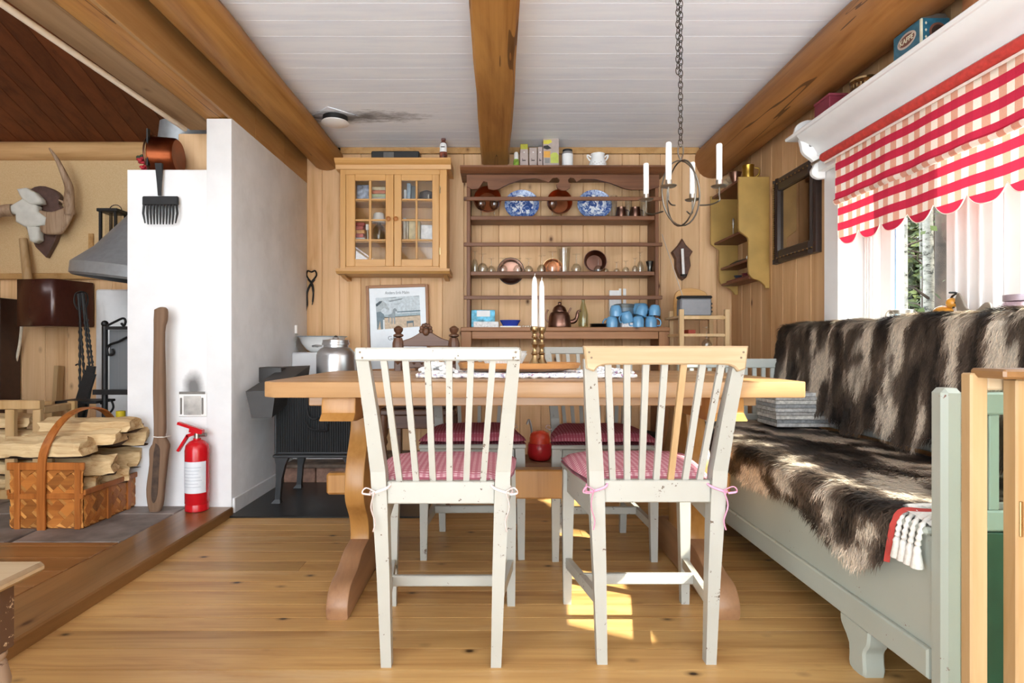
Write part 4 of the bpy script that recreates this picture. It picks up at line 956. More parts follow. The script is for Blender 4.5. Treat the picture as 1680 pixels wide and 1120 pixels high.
spec = [('topmost pale split log under the basket handle', (-1.98, 2.86, .455), .42, .13, .065, .06), ('long front split log resting on the basket rim', (-2.06, 2.69, .368), .36, .12, .085, .04),
        ('pale split log lying behind the front one in the basket', (-2.0, 2.79, .405), .40, .12, .06, .1), ('bark-edged log near the basket side', (-1.94, 2.765, .265), .24, .09, .08, .35),
        ('log end poking out at the right of the basket top', (-1.92, 2.93, .375), .30, .10, .08, .35), ('thick log low in the basket by its right side', (-1.945, 2.88, .20), .22, .10, .09, .6),
        ('split log end low at the near right basket corner', (-1.94, 2.725, .19), .15, .08, .07, .4), ('log deep in the far side of the basket', (-1.95, 2.98, .26), .26, .1, .09, .2),
        ('hidden dark log at the bottom of the basket', (-2.04, 2.82, .12), .26, .13, .1, .1), ('short log wedged under the topmost one in the basket', (-1.97, 2.97, .40), .3, .09, .07, .15)]
for i, (lb_, c, L, w, h, a) in enumerate(spec): split_log(lb_, c, L, w, h, a, i+3, GW)
# pine log rack at the left edge
rx = thing('log_rack', 'pale pine slatted rack holding firewood at the left edge', 'rack', Vector((-2.7, 3.2, ZP)))
Yr = 3.15
M_RK = wood('rack_pine', '#c1a074', '#a3814f', 'z', .5, .2, 1, '#6a4424', .3, .06)
B().box(-3.1, PX(69, Yr), Yr-.02, Yr+.02, PZ(671, Yr), PZ(656, Yr), None, .004).build('top_rail', M_RK, rx)
for a, b_ in ((11, 26), (56, 69), (-40, -26)): B().box(PX(a, Yr), PX(b_, Yr), Yr-.015, Yr+.015, ZP, PZ(671, Yr), None, .004).build('slat', M_RK, rx)
B().box(-3.1, PX(69, Yr), Yr-.02, Yr+.02, ZP, ZP+.05, None, .004).build('bottom_rail', M_RK, rx)
for xx in (-3.08, PX(62, Yr)): B().box(xx-.02, xx+.02, Yr+.02, Yr+.25, .50, .54, None, .004).build('end_rail', M_RK, rx)
for a in (-30, 20, 60): B().box(PX(a, Yr), PX(a, Yr)+.045, Yr+.22, Yr+.25, ZP, .55, None, .004).build('slat', M_RK, rx)
spec = ['top log in the pine rack', 'second log from the top in the pine rack', 'third log from the top in the pine rack', 'fourth log from the top in the pine rack', 'bottom log in the pine rack']
for i, lb_ in enumerate(spec): split_log(lb_, (-2.86+.02*(i % 2), 3.265, .42-.085*i), .56, .11, .07, .02*(-1)**i, 40+i, 'split logs in the pine rack', 0, i != 0)

# far hearth-room wall: antlers, shade, lantern, hood, tools ---------------------------
Yw = 4.28
def q_(x, y, Y=Yw): return (PX(x/3.11, Y), PZ(180+y/3.11, Y))
an = thing('moose_antlers', 'moose antlers with a white skull plate on a dark wooden shield', 'antlers', Vector((PX(78, Yw), Yw, PZ(422, Yw))))
sh_ = [q_(*p) for p in ((140, 430), (190, 398), (245, 395), (300, 420), (318, 450), (310, 485), (338, 518), (330, 560), (248, 756), (150, 610), (128, 500))]
B().prism(curve2(sh_+[sh_[0]], 2)[:-1], 'y', Yw-.03, Yw+.018, .006).build('shield', plain('dark_shield', '#573f38', .45, var=.12), an, 40)
M_SKULL = plain('skull_bone', '#cfcec6', .6, var=.06, scale=12)
M_ANT = wood('antler', '#b59a80', '#7d5f46', 'z', .55, .1, 2, '#5a402c', .3, .05)
sk = B()
for pl in (((135, 420), (180, 413), (225, 435), (258, 470), (262, 492), (205, 505), (165, 475), (148, 450)), ((98, 508), (165, 468), (240, 505), (238, 530), (282, 562), (276, 602), (180, 612), (130, 585), (130, 548), (98, 542)), ((184, 605), (246, 608), (250, 675), (224, 690), (200, 680))):
    sk.prism([q_(*p) for p in pl], 'y', Yw-.10, Yw-.03, .02, 3)
sk.build('skull', M_SKULL, an, 60)
B().prism(curve2([q_(*p) for p in ((240, 522), (300, 532), (362, 512), (392, 498), (412, 530), (396, 572), (362, 632), (328, 646), (262, 642), (244, 612))], 3), 'y', Yw-.085, Yw-.05, .014, 2).build('palm', M_ANT, an, 60)
def tine(pts, rad, Y0=-.08): 
    n = len(pts); sp__ = smooth_path([Vector((q_(*p)[0], Yw+Y0-.02*i, q_(*p)[1])) for i, p in enumerate(pts)], 5)
    m = len(sp__); B().tube(sp__, [rad*(1-.85*(k/(m-1))**1.6) for k in range(m)], 8).build('tine', M_ANT, an, 60)
tine([(398, 545), (404, 480), (414, 420), (400, 360), (375, 290), (347, 238)], .035)
tine([(400, 520), (390, 500), (362, 480)], .02)
tine([(110, 525), (60, 535), (20, 575), (-30, 640), (-60, 700)], .045)
tine([(40, 555), (0, 520), (-20, 500)], .03)
bx = thing('wall_lamp', 'glossy dark brown boxy wall lamp with a pale cable hanging below', 'lamp', Vector((PX(60, 4.15), 4.15, PZ(536, 4.15))))
pr = [(PX(9, 4.0), 4.28), (PX(9, 4.0), 4.10), (PX(20, 4.0), 4.04), (PX(82, 4.0), 4.0), (PX(90, 4.0), 4.03), (PX(112, 4.0)-.02, 4.28)]
B().prism(pr, 'z', PZ(535, 4.05), PZ(458, 4.05), .004).build('shade', plain('brown_gloss', '#45231c', .22, .2, .6, .06), bx, 50)
B().tube(smooth_path([P(36, 530, 4.2), P(33, 560, 4.24), P(27, 590, 4.25), P(21, 603, 4.25)], 6), .010, 8).build('cable', plain('pale_cable', '#d6cbb8', .6), bx, 50)
tag(B().cyl(P(38, 392, 4.24), P(46, 462, 4.2), .026, .03, 14).build('round_stick', M_PALEZ, None, 40), 'pale round wooden stick standing behind the brown shade', 'stick')
tag(box('dark_cupboard', PX(-60, 4.2), PX(19, 4.2), 4.1, 4.28, ZP, PZ(490, 4.2), plain('dark_brown_paint', '#3a231c', .4, var=.1), None, .004), 'dark brown cupboard edge at the far left under the shade', 'cupboard')
tag(B().bar(P(91, 700, 4.2), P(97, 600, 4.25), .06, .03, (1, 0, 0)).bevel_all(.003).build('leaning_board', M_PALEZ), 'narrow pine board leaning on the hearth-room wall', 'board')
tag(box('wall_hook', PX(142, 4.27), PX(150, 4.27), 4.285, 4.298, PZ(412, 4.27), PZ(382, 4.27), M_SOFF, None, .002), 'small pine peg strip on the wall below the antlers', 'hook')
# lantern
la = thing('hanging_lantern', 'black iron lantern hanging on the wall behind the hood', 'lantern', P(197, 400, 4.2))
for a in (182, 206): B().box(PX(a, 4.2)-.008, PX(a, 4.2)+.008, 4.19, 4.21, PZ(405, 4.2), PZ(352, 4.2), None, .002).build('bar', M_IRON, la)
for a in (182, 206): B().box(PX(a, 4.2)-.008, PX(a, 4.2)+.008, 4.08, 4.10, PZ(405, 4.2), PZ(352, 4.2), None, .002).build('bar', M_IRON, la)
B().box(PX(178, 4.2), PX(211, 4.2), 4.07, 4.22, PZ(353, 4.2), PZ(348, 4.2), None, .003).build('roof', M_IRON, la)
B().box(PX(180, 4.2), PX(209, 4.2), 4.07, 4.22, PZ(410, 4.2), PZ(405, 4.2), None, .003).build('base', M_IRON, la)
B().tube(arc((PX(197, 4.2), PZ(349, 4.2)), .045, 0, math.pi, 10, 'xz', 4.15), .003, 5).build('handle', M_IRON, la)
B().box(PX(186, 4.2), PX(203, 4.2), 4.11, 4.18, PZ(404, 4.2), PZ(354, 4.2)).build('glass', M_GLASS, la)
# fireplace: white back, grey hood
fpn = thing('open_fireplace', 'white walled open fireplace under a grey steel hood', 'fireplace', Vector((-2.2, 3.95, ZP)))
B().box(PX(156, 3.95), -1.9, 3.95, 4.28, ZP, 1.25, None, .01).build('fireplace_wall', M_PLAS, fpn)
B().box(-2.45, -1.9, 3.55, 3.95, ZP, ZP+.22, None, .01).build('hearth_block', plain('hearth_stone', '#6b6a69', .8, var=.2), fpn)
M_HOOD = plain('hood_steel', '#8d8f91', .38, .35, .5, .05)
hc = Vector((-2.06, 3.66, 1.235)); tl_ = Matrix.Rotation(math.radians(7), 3, 'Y')
B().lathe([(.49, 0), (.505, .012), (.505, .075), (.48, .10), (.40, .18), (.17, .52), (.15, .62), (.15, 1.0)], hc, 40, tl_, False).build('hood', M_HOOD, fpn, 40)
B().lathe([(.49, .0), (.46, .015), (.15, .5)], hc, 40, tl_, False).build('hood_inside', M_BLACK, fpn, 40)
# iron stand with scrolls and mesh screen
Yi = 3.5
fs_ = thing('iron_screen', 'black iron fireplace stand with scrolls and a mesh screen', 'fire screen', Vector((PX(190, Yi), Yi, ZP)))
B().cyl((PX(172, Yi), Yi, ZP), (PX(172, Yi), Yi, PZ(535, Yi)), .016, n=14).build('post', M_IRON, fs_, 40)
B().ball((PX(172, Yi), Yi, PZ(531, Yi)), .02, (1, 1, 1), 12, 8).build('knob', M_IRON, fs_, 60)
B().bar((PX(172, Yi), Yi, PZ(538, Yi)), (-1.91, Yi, PZ(538, Yi)), .02, .02).build('top_bar', M_IRON, fs_)
B().tube(smooth_path([P(176, 534, Yi), P(190, 527, Yi), P(202, 522, Yi), P(206, 527, Yi), P(203, 534, Yi), P(199, 530, Yi)], 5), .007, 6).build('scroll', M_IRON, fs_, 60)
B().tube(smooth_path([P(208, 553, Yi), P(195, 560, Yi), P(181, 565, Yi), P(176, 572, Yi), P(178, 582, Yi), P(185, 580, Yi), P(184, 572, Yi)], 5), .007, 6).build('scroll', M_IRON, fs_, 60)
B().bar((PX(163, Yi), Yi-.05, PZ(642, Yi)), (-1.91, Yi-.05, PZ(642, Yi)), .02, .03).build('lower_bar', M_IRON, fs_)
s_ = N('mesh_screen'); s_.set(.5, .4); wv_ = s_.n('ShaderNodeTexWave'); wv_.inputs['Scale'].default_value = 40; s_.l(s_.coord(), wv_.inputs[0]); s_.col(s_.ramp(wv_.outputs[0], [(.2, C('#5d6063')), (.8, C('#8b8e91'))])); 
B().box(PX(176, Yi), -1.91, Yi+.02, Yi+.024, PZ(640, Yi), PZ(541, Yi)).build('mesh', s_.m, fs_)
B().box(PX(102, Yi), PX(172, Yi), Yi-.08, Yi+.1, PZ(660, Yi), PZ(656, Yi), None, .003).build('side_shelf', M_IRON, fs_)
B().tube(smooth_path([P(165, 662, Yi), P(180, 655, Yi), P(186, 668, Yi), P(178, 678, Yi), P(172, 670, Yi)], 5), .006, 6).build('scroll', M_IRON, fs_, 60)
# fire tools
ft_ = thing('fire_tools', 'twisted black iron fire tools hanging on a stand by the fireplace', 'fire tools', Vector((PX(132, 3.8), 3.8, ZP)))
for k, (a, b_, c_, d_) in enumerate(((131, 478, 131, 655), (134, 480, 148, 612), (128, 482, 140, 640), (137, 480, 152, 600))):
    n_ = 40; pts = [P(a+(c_-a)*i/n_, b_+(d_-b_)*i/n_, 3.8-.02*k) for i in range(n_+1)]
    B().tube(pts, [.007+(.003*math.sin(i*2.2) if i > 12 else 0) for i in range(n_+1)], 6).build('rod', M_IRON, ft_, 60)
for a in (124, 142): B().tube(smooth_path([P(133, 478, 3.78), P(a, 482, 3.78), P(a-2 if a < 130 else a+2, 496, 3.78), P(a+(4 if a < 130 else -4), 508, 3.78), P(133, 505, 3.78)], 5), .005, 6).build('loop', M_IRON, ft_, 60)
B().tube(smooth_path([P(131, 600, 3.8), P(128, 597, 3.8), P(124, 599, 3.8)], 4), .005, 6).build('poker_tip', M_IRON, ft_, 60)
B().bar(P(148, 612, 3.75), P(124, 690, 3.7), .07, .02, (0, 1, 0)).bevel_all(.006).build('shovel', M_IRON, ft_)
B().bar(P(150, 600, 3.76), P(133, 690, 3.72), .05, .02, (0, 1, 0)).bevel_all(.006).build('brush', M_IRON, ft_)
B().cyl((PX(133, 3.8), 3.8, ZP), (PX(133, 3.8), 3.8, PZ(655, 3.8)), .012, n=10).build('stand_post', M_IRON, ft_, 40)
# bottles by the hearth
Yo = 3.3
bo = thing('lighter_fluid_bottle', 'dark bottle with a yellow cap and label beside the chimney', 'bottle', Vector((PX(198, Yo), Yo, ZP))); c = WL[bo.name]
B().lathe([(.045, 0), (.047, .01), (.047, .30), (.04, .36), (.02, .405), (.02, .42)], c, 20).build('bottle', plain('dark_bottle', '#1d2320', .15), bo, 40)
B().lathe([(.024, .42), (.024, .455), (0, .457)], c, 16).build('cap', plain('yellow_cap', '#e8cf2a', .4), bo, 40)
B().lathe([(.0478, .2), (.0478, .33)], c, 20, None, False).build('label', plain('yellow_label', '#e0c832', .5), bo, 40)
tag(B().lathe([(.03, 0), (.05, .03), (.055, .08), (.04, .11), (.03, .13), (.034, .135), (0, .135)], Vector((PX(150, 3.6), 3.6, PZ(694, 3.6)-.14)), 16).box(PX(150, 3.6)-.03, PX(150, 3.6)+.03, 3.57, 3.63, ZP, PZ(694, 3.6)-.135).build('red_jug', plain('dark_red_glaze', '#7a2a24', .3, var=.2), None, 40), 'dark red jug on a block under the iron side shelf', 'jug')
# ceiling valve
cv = thing('air_valve', 'white round air valve on a square plate, soot-ringed, on the ceiling', 'vent', Vector((PX(550, 3.62), 3.62, ZC)))
c = WL[cv.name]
B().box(c.x-.105, c.x+.105, c.y-.105, c.y+.105, ZC-.006, ZC-.0005, Matrix.Rotation(.75, 3, 'Z'), .001).build('plate', M_CEIL, cv)
B().lathe([(.075, 0), (.075, -.03), (0, -.03)], c+Vector((0, 0, -.006)), 24).build('throat', M_BLACK, cv, 40)
B().lathe([(0, -.034), (.06, -.034), (.082, -.04), (.084, -.046), (.07, -.052), (0, -.056)], c, 28).build('disc', M_WHITEP, cv, 50)
# ================================================================== FAR WALL
# plate-rack dresser
dr = thing('plate_rack_dresser', 'tall brown wooden dresser with open plate rack on the far wall', 'dresser', (.45, 4.05, 0))
XA, XBx = -.205, 1.105; YF, YK = 4.0, 4.175
ZW = PZ(537, 3.95); ZS1 = PZ(354, 4.0); ZS2 = PZ(445, 4.0); ZTOP = PZ(273, 3.93)
for a in (XA, XBx-.025): B().box(a, a+.025, YF-.01, YB-.002, ZW, ZTOP-.03, None, .003).build('upright', M_DARKWZ, dr)
for z in (ZS1, ZS2): B().box(XA+.026, XBx-.026, YF, YK, z-.028, z, None, .003).build('shelf', M_DARKW, dr)
for yy in (326, 401, 488):
    z = PZ(yy, 3.98); B().box(XA-.02, XBx+.02, 3.972, 3.989, z-.013, z+.013, None, .003).build('rail', M_DARKW, dr)
B().prism([(3.90, ZTOP), (3.90, ZTOP-.012), (3.925, ZTOP-.03), (3.95, ZTOP-.04), (YK, ZTOP-.04), (YK, ZTOP)], 'x', -.245, 1.14).build('cornice', M_DARKW, dr)
vp_ = [(110, 382), (150, 402), (200, 398), (235, 345), (262, 350), (270, 398), (305, 406), (345, 400), (420, 362), (520, 330), (610, 322), (665, 338), (705, 352), (735, 322), (770, 318), (787, 335), (782, 352), (762, 368), (768, 392), (800, 409), (835, 409), (862, 390), (868, 368), (850, 352), (846, 335), (862, 318), (890, 322), (908, 350), (945, 328), (1040, 328), (1150, 355), (1250, 395), (1310, 406), (1440, 404), (1480, 385)]
vp_ = [(PX(740+a/4.42, 3.99), PZ(220+b_/4.42, 3.99)) for a, b_ in vp_]
B().prism([(XA, ZTOP-.041)]+[(XA, vp_[0][1])]+vp_[1:-1]+[(XBx, vp_[-1][1]), (XBx, ZTOP-.041)], 'y', 3.978, 3.998).build('valance', M_DARKW, dr)
B().box(-.24, 1.15, 3.88, YB-.002, ZW-.028, ZW, None, .004).build('worktop', M_HLOW, dr)
B().box(-.165, 1.075, 3.89, 3.915, PZ(556, 3.9), ZW-.029, None, .003).build('frame_rail', M_HLOW, dr)
for a in (-.238, 1.078): B().box(a, a+.07, 3.89, 3.915, 0, ZW-.029, None, .003).build('frame_stile', wood('hutch_base_upright', '#a87850', '#85583a', 'z', .45, .4, 1, '#3c2010', .35, .05), dr)
B().box(1.10, 1.14, 3.92, YB-.01, 0, ZW-.029, None, .003).build('side_panel', M_DARKWZ, dr); B().box(-.235, -.2, 3.92, YB-.01, 0, ZW-.029, None, .003).build('side_panel', M_DARKWZ, dr)
B().box(-.2, 1.10, 3.89, YB-.01, .045, .092, None, .004).build('bottom_shelf', M_DARKW, dr)
# red pots on the bottom shelf
M_REDE = plain('red_enamel', '#b3232b', .2, 0, .5, .05)
c = Vector((PX(886, 3.95), 3.98, .092)); rp = thing('red_enamel_pot', 'round red enamel pot on the dresser bottom shelf', 'pot', c)
B().lathe([(.05, 0), (.07, .01), (.085, .05), (.083, .1), (.078, .118), (.073, .118), (.07, .02), (0, .015)], c, 26).build('pot', M_REDE, rp, 50)
B().lathe([(.07, .118), (.07, .15), (.06, .185), (.03, .2), (0, .2)], c, 26).build('inner_pot', plain('orange_red_enamel', '#d2442f', .25), rp, 50)
B().tube(smooth_path([c+Vector((-.06, -.01, .12)), c+Vector((-.055, 0, .2)), c+Vector((-.07, .02, .27)), c+Vector((-.085, .02, .24))], 5), .008, 6).build('ladle', M_ALU, rp, 50)
c = Vector((PX(1055, 4.0), 4.0, .092)); t = thing('black_pot', 'black lidded pot on the dresser bottom shelf, right side', 'pot', c)
B().lathe([(.07, 0), (.085, .02), (.09, .15), (.093, .17)], c, 22).build('pot', M_IRON, t, 40); B().lathe([(.094, .171), (.09, .185), (.03, .2), (.015, .205), (.018, .225), (0, .228)], c, 22).build('lid', M_IRON, t, 40)
# glassware ------------------------------------------------------------------
def stem(x, z, h, rb, label, y=4.07, bowlh=.5, inv=True, cat='glass', group='glassware on the dresser shelf', stemless=False):
    bh = h*bowlh; rf_ = rb*.8
    if stemless: pf = [(0, .004), (rb*.9, .004), (rb*.92, 0), (rb, h), (rb*.93, h), (rb*.86, .01), (0, .01)]
    else:
        pf = [(rf_, 0), (rf_, .002), (.006, .006), (.0035, .012), (.0035, h-bh), (rb*.55, h-bh*.9), (rb*.95, h-bh*.6), (rb, h-bh*.4), (rb*.82, h), (rb*.79, h), (rb*.96, h-bh*.4), (rb*.5, h-bh*.86), (0, h-bh*.93)]
    if inv: pf = [(r, h-zz) for r, zz in pf][::-1]
    return tag(B().lathe(pf, (x, y, z), 18, None, False).build('stemmed_glass' if not stemless else 'glass_tumbler', M_GLASS, None, 60), label, cat, group)
for px, h, rb, bw, lb_ in ((778.7, .158, .024, .68, 'tall upturned flute at the left end of the glass shelf'), (792, .13, .036, .52, 'upturned wine glass beside the tall flute'), (806, .105, .03, .5, 'small upturned glass left of the round copper tray'),
        (825, .10, .034, .55, 'upturned glass before the left half of the copper tray'), (849.5, .10, .034, .55, 'upturned glass before the right half of the copper tray'), (867.5, .10, .03, .5, 'upturned glass just right of the copper tray'), (889, .12, .034, .5, 'upturned wine glass left of the goblet'),
        (906, .145, .038, .58, 'large upturned goblet left of the glass vase'), (945.5, .13, .036, .5, 'upturned wine glass right of the glass vase'), (981.5, .105, .032, .5, 'upturned glass in front of the dark copper bowl'),
        (995, .08, .022, .45, 'first small liqueur glass right of the copper bowl'), (1013, .08, .022, .45, 'second small liqueur glass right of the copper bowl'), (1027, .085, .024, .5, 'third small liqueur glass right of the copper bowl'), (1041, .10, .02, .5, 'narrow upturned glass near the right end of the glass shelf'), (1052.5, .15, .024, .6, 'tall upturned flute near the right end of the glass shelf')):
    stem(PX(px, 4.07), ZS2, h, rb, lb_, 4.06+.02*((px*7) % 3), bw)
tag(B().lathe([(.0, .004), (.034, .004), (.036, 0), (.045, .16), (.052, .175), (.048, .175), (.032, .012), (0, .012)], (PX(925, 4.07), 4.07, ZS2), 20, None, False).build('glass_vase', M_GLASS, None, 60), 'cut glass vase in the middle of the glass shelf', 'vase')
tag(B().lathe([(.02, 0), (.012, .02), (.02, .045), (.026, .07), (.028, .075), (.022, .075), (0, .05)], (PX(1066, 4.05), 4.05, ZS2), 14).build('pewter_cup', metal('pewter', '#6b6965', .3), None, 50), 'small dark pewter cup at the right end of the glass shelf', 'cup')
def disc(name, px, py, Y, r, mat, label, cat, depth=.012, tilt=0, mat2=None):
    t = thing(name, label, cat, P(px, py, Y)-Vector((0, 0, r)))
    Mx_ = Matrix.Rotation(math.pi/2+tilt, 3, 'X')
    B().lathe([(0, 0), (r*.7, 0), (r*.8, depth*.3), (r*.97, depth), (r, depth), (r, depth-.003), (r*.82, -.002), (r*.7, -.004), (0, -.004)], P(px, py, Y), 36, Mx_, False).build('dish', mat, t, 45)
    B().tube([P(px, py, Y)+Mx_ @ Vector((r*math.cos(2*math.pi*k/36), r*math.sin(2*math.pi*k/36), depth)) for k in range(36)], .0028, 5, True).build('rim', mat2 or mat, t, 60)
    return t
disc('copper_tray', 838, 445, 4.19, .094, M_COPD, 'round dark copper tray hanging behind the glass shelf', 'tray', .012, 0, M_IRON)
disc('copper_tray', 907, 441, 4.19, .075, M_COPPER, 'smaller copper dish hanging behind the vase on the glass shelf', 'dish', .01, 0, M_BRASS)
disc('copper_bowl', 975, 431, 4.13, .078, M_COPD, 'dark copper bowl standing upright on the glass shelf', 'bowl', .045, -.12)
# top shelf: copper bowls, blue plates, tumblers
disc('copper_bowl', 800, 331, 4.12, .095, M_COPPER, 'copper bowl standing at the left end of the plate shelf', 'bowl', .05, -.15)
disc('copper_bowl', 917, 335, 4.13, .088, M_COPPER, 'copper bowl between the two blue plates', 'bowl', .05, -.15)
s_ = N('blue_transfer_print'); s_.set(.15); v_ = s_.coord(); n1 = s_.noise(v_, 24, 6, .6, 1.4)
s_.col(s_.ramp(n1, [(.40, C('#2b4a8a')), (.48, C('#4a6aa8')), (.54, C('#dfe6ee')), (.75, C('#eef2f4'))])); M_BLUEP = s_.m
s_ = N('blue_band_print'); s_.set(.15); n1 = s_.noise(s_.coord(), 45, 5, .6, 1.0); s_.col(s_.ramp(n1, [(.42, C('#2d4f94')), (.62, C('#9fb4d4'))])); M_BLUEB = s_.m
for px, lb_ in ((856, 'blue and white patterned plate, left one on the plate shelf'), (975, 'blue and white patterned plate, right one on the plate shelf')):
    Yq = 4.14; r = .122; cz = ZS1+r*.86+.001
    t = thing('blue_plate', lb_, 'plate', Vector((PX(px, Yq), Yq, ZS1)), 'blue and white plates')
    Mx_ = Matrix.Rotation(math.pi/2-.12, 3, 'X'); c = Vector((PX(px, Yq), Yq, ZS1+.107)); Ms = Mx_ @ Matrix.Diagonal((1, .87, 1))
    B().lathe([(0, .002), (r*.66, .002), (r*.7, .006)], c, 40, Ms, False).build('well', M_BLUEP, t, 50)
    B().lathe([(r*.7, .006), (r*.78, .008), (r*1.0, .018), (r, .014), (r*.7, 0), (0, -.004)], c, 40, Ms, False).build('border', M_BLUEB, t, 50)
for px, h, lb_ in ((1006, .15, 'tall straight tumbler right of the right blue plate'), (1030, .14, 'straight tumbler before a copper mug on the plate shelf'), (1055, .13, 'straight tumbler at the right end of the plate shelf')): stem(PX(px, 4.07), ZS1, h, .024, lb_, 4.05, 1, False, 'tumbler', 'tumblers on the plate shelf', True)
for px, h, lb_ in ((789, .125, 'round upturned brandy glass in front of the left copper bowl'), (811, .12, 'second round upturned brandy glass before the left copper bowl'), (906, .125, 'upturned brandy glass in front of the middle copper bowl')): stem(PX(px, 4.04), ZS1, h, .036, lb_, 4.04, .62, False, 'glass', 'brandy glasses on the plate shelf')
for px, lb_ in ((1019, 'small copper mug behind the middle tumbler'), (1042, 'small copper mug behind the right tumbler')):
    c = Vector((PX(px, 4.12), 4.12, ZS1)); t = thing('copper_mug', lb_, 'mug', c, 'copper mugs on the plate shelf')
    B().lathe([(.035, 0), (.038, .01), (.036, .06), (.032, .08), (.034, .085), (.03, .085), (.03, .01), (0, .008)], c, 20).build('body', M_COPD, t, 50); B().tube(smooth_path([c+Vector((.035, 0, .07)), c+Vector((.055, 0, .06)), c+Vector((.055, 0, .03)), c+Vector((.035, 0, .02))], 4), .004, 6).build('handle', M_COPD, t, 60)
# worktop: napkin box, bowl, kettle, bottle, plates, mugs
def card(name, x0, x1, y0, y1, z0, z1, mat, label, cat, bev=.002): return tag(box(name, x0, x1, y0, y1, z0, z1, mat, None, bev), label, cat)
Yt = 4.0
t = thing('napkin_box', 'turquoise and white patterned box at the left end of the dresser', 'box', Vector((PX(792, Yt), 4.05, ZW)))
B().box(PX(773, Yt), PX(812, Yt), 4.02, 4.09, ZW, PZ(508, Yt), None, .002).build('box', plain('turquoise_print', '#5fb4d2', .5, var=.35, scale=26), t)
B().box(PX(782, Yt), PX(804, Yt), 4.017, 4.02, PZ(519, Yt), PZ(509, Yt), None, .001).build('opening_flap', M_PAPER, t)
B().box(PX(777, 3.97), PX(818, 3.97), 3.95, 3.99, ZW, PZ(527.5, 3.97), None, .002).build('front_tray', plain('white_dotted', '#dedfdf', .5, var=.12, scale=80), t)
t = thing('blue_bowl', 'cobalt blue oval bowl on a white stand on the dresser', 'bowl', Vector((PX(837, Yt), 4.0, ZW))); c = WL[t.name]
B().lathe([(.0, 0), (.05, 0), (.058, .012), (.072, .03), (.07, .03), (.05, .006), (0, .006)], c+Vector((0, 0, .011)), 28, Matrix.Diagonal((1, .7, 1.35)), False).build('bowl', plain('cobalt', '#2b3f9c', .2), t, 45)
B().box(c.x-.07, c.x+.07, c.y-.05, c.y+.05, ZW, ZW+.011, None, .003).build('stand', M_WHITE, t)
for q in range(5): tag(B().lathe([(.008, 0), (.013, .004), (.013, .012), (.008, .014), (.008, .011), (0, .006)], (PX(858+q*4.2, 3.98), 3.98+.012*(q % 2), ZW), 12).build('tealight_cup', M_GLASS, None, 50), ['leftmost tiny clear cup by the candles on the dresser', 'second tiny clear cup from the left on the dresser', 'middle tiny clear cup on the dresser', 'fourth tiny clear cup from the left on the dresser', 'rightmost tiny clear cup on the dresser'][q], 'cup', 'tiny clear cups on the dresser')
kc_ = Vector((PX(918, 4.02), 4.02, ZW)); t = thing('copper_kettle', 'old copper coffee kettle with domed lid on the dresser', 'kettle', kc_)
B().lathe([(.078, 0), (.08, .006), (.078, .03), (.072, .08), (.062, .103), (.048, .11), (.048, .114)], kc_, 28).build('body', M_COPD, t, 40)
B().lathe([(.05, .112), (.049, .118), (.04, .14), (.02, .155), (.012, .158), (.010, .165), (.013, .172), (.008, .178), (0, .179)], kc_, 22).build('lid', M_COPD, t, 45)
B().tube(smooth_path([kc_+Vector((.07, 0, .04)), kc_+Vector((.10, 0, .045)), kc_+Vector((.12, 0, .075)), kc_+Vector((.125, 0, .11)), kc_+Vector((.145, 0, .118))], 5), [.016]*8+[.012]*6+[.008]*7, 10).build('spout', M_COPD, t, 60)
B().tube(smooth_path([kc_+Vector((-.075, 0, .04)), kc_+Vector((-.092, 0, .06)), kc_+Vector((-.09, 0, .10)), kc_+Vector((-.08, 0, .125)), kc_+Vector((0, 0, .16)), kc_+Vector((.08, 0, .125)), kc_+Vector((.083, 0, .09))][:4], 5), .006, 7).build('handle', M_COPD, t, 60)
B().tube(smooth_path([kc_+Vector((.06, 0, .10)), kc_+Vector((.075, 0, .13)), kc_+Vector((.08, 0, .135))], 5), .006, 7).build('handle', M_COPD, t, 60)
tag(B().lathe([(0, .004), (.03, .004), (.032, 0), (.034, .02), (.034, .09), (.022, .14), (.012, .175), (.012, .20), (.015, .203), (.015, .212), (.010, .212), (.010, .17), (.028, .09), (.028, .012), (0, .012)], (PX(957, 4.02), 4.02, ZW), 20, None, False).build('glass_bottle', glass('green_clear_glass', (.86, .88, .78, 1), .04, 1.5), None, 60), 'clear glass bottle beside the copper kettle', 'bottle')
t = thing('black_plates', 'short stack of black plates left of the blue mugs', 'plates', Vector((PX(982, 4.02), 4.02, ZW)))
for q in range(3): B().lathe([(.04, 0), (.055, .004), (.062, .009), (.06, .009), (.04, .003), (0, .003)], WL[t.name]+Vector((0, 0, q*.009)), 24).build('plate', M_BLACK, t, 45)
M_MUG = plain('light_blue_glaze', '#6fa8d2', .2, 0, .5, .04)
def mug(px, py, Y, label, up=False, tx=0, rz=0, big=False):
    """px,py: centre of the mug"""
    r, h = (.040, .075) if not big else (.060, .075)
    c = P(px, py, Y); t = thing('blue_mug', label, 'mug', c-Vector((0, 0, h/2)), 'light blue mugs stacked on the dresser')
    pf = [(r*.62, 0), (r*.75, .003), (r*.95, h*.3), (r, h*.6), (r*.96, h), (r*.9, h), (r*.93, h*.6), (r*.86, h*.3), (0, .008)]
    M_ = Matrix.Rotation(rz, 3, 'Z') @ Matrix.Rotation(tx, 3, 'Y') @ (Matrix() if up else Matrix.Rotation(math.pi, 4, 'X')).to_3x3()
    o = c-M_ @ Vector((0, 0, h/2))
    B().lathe(pf, o, 26, M_, False).build('cup', M_MUG, t, 60)
    B().tube([o+M_ @ p for p in smooth_path([(r*.93, 0, h*.82), (r*1.5, 0, h*.8), (r*1.6, 0, h*.45), (r*1.2, 0, h*.2), (r*.85, 0, h*.2)], 5)], .0048, 7).build('handle', M_MUG, t, 60)
zb_ = lambda Y, h: CY-(ZW+h-H)*F/Y
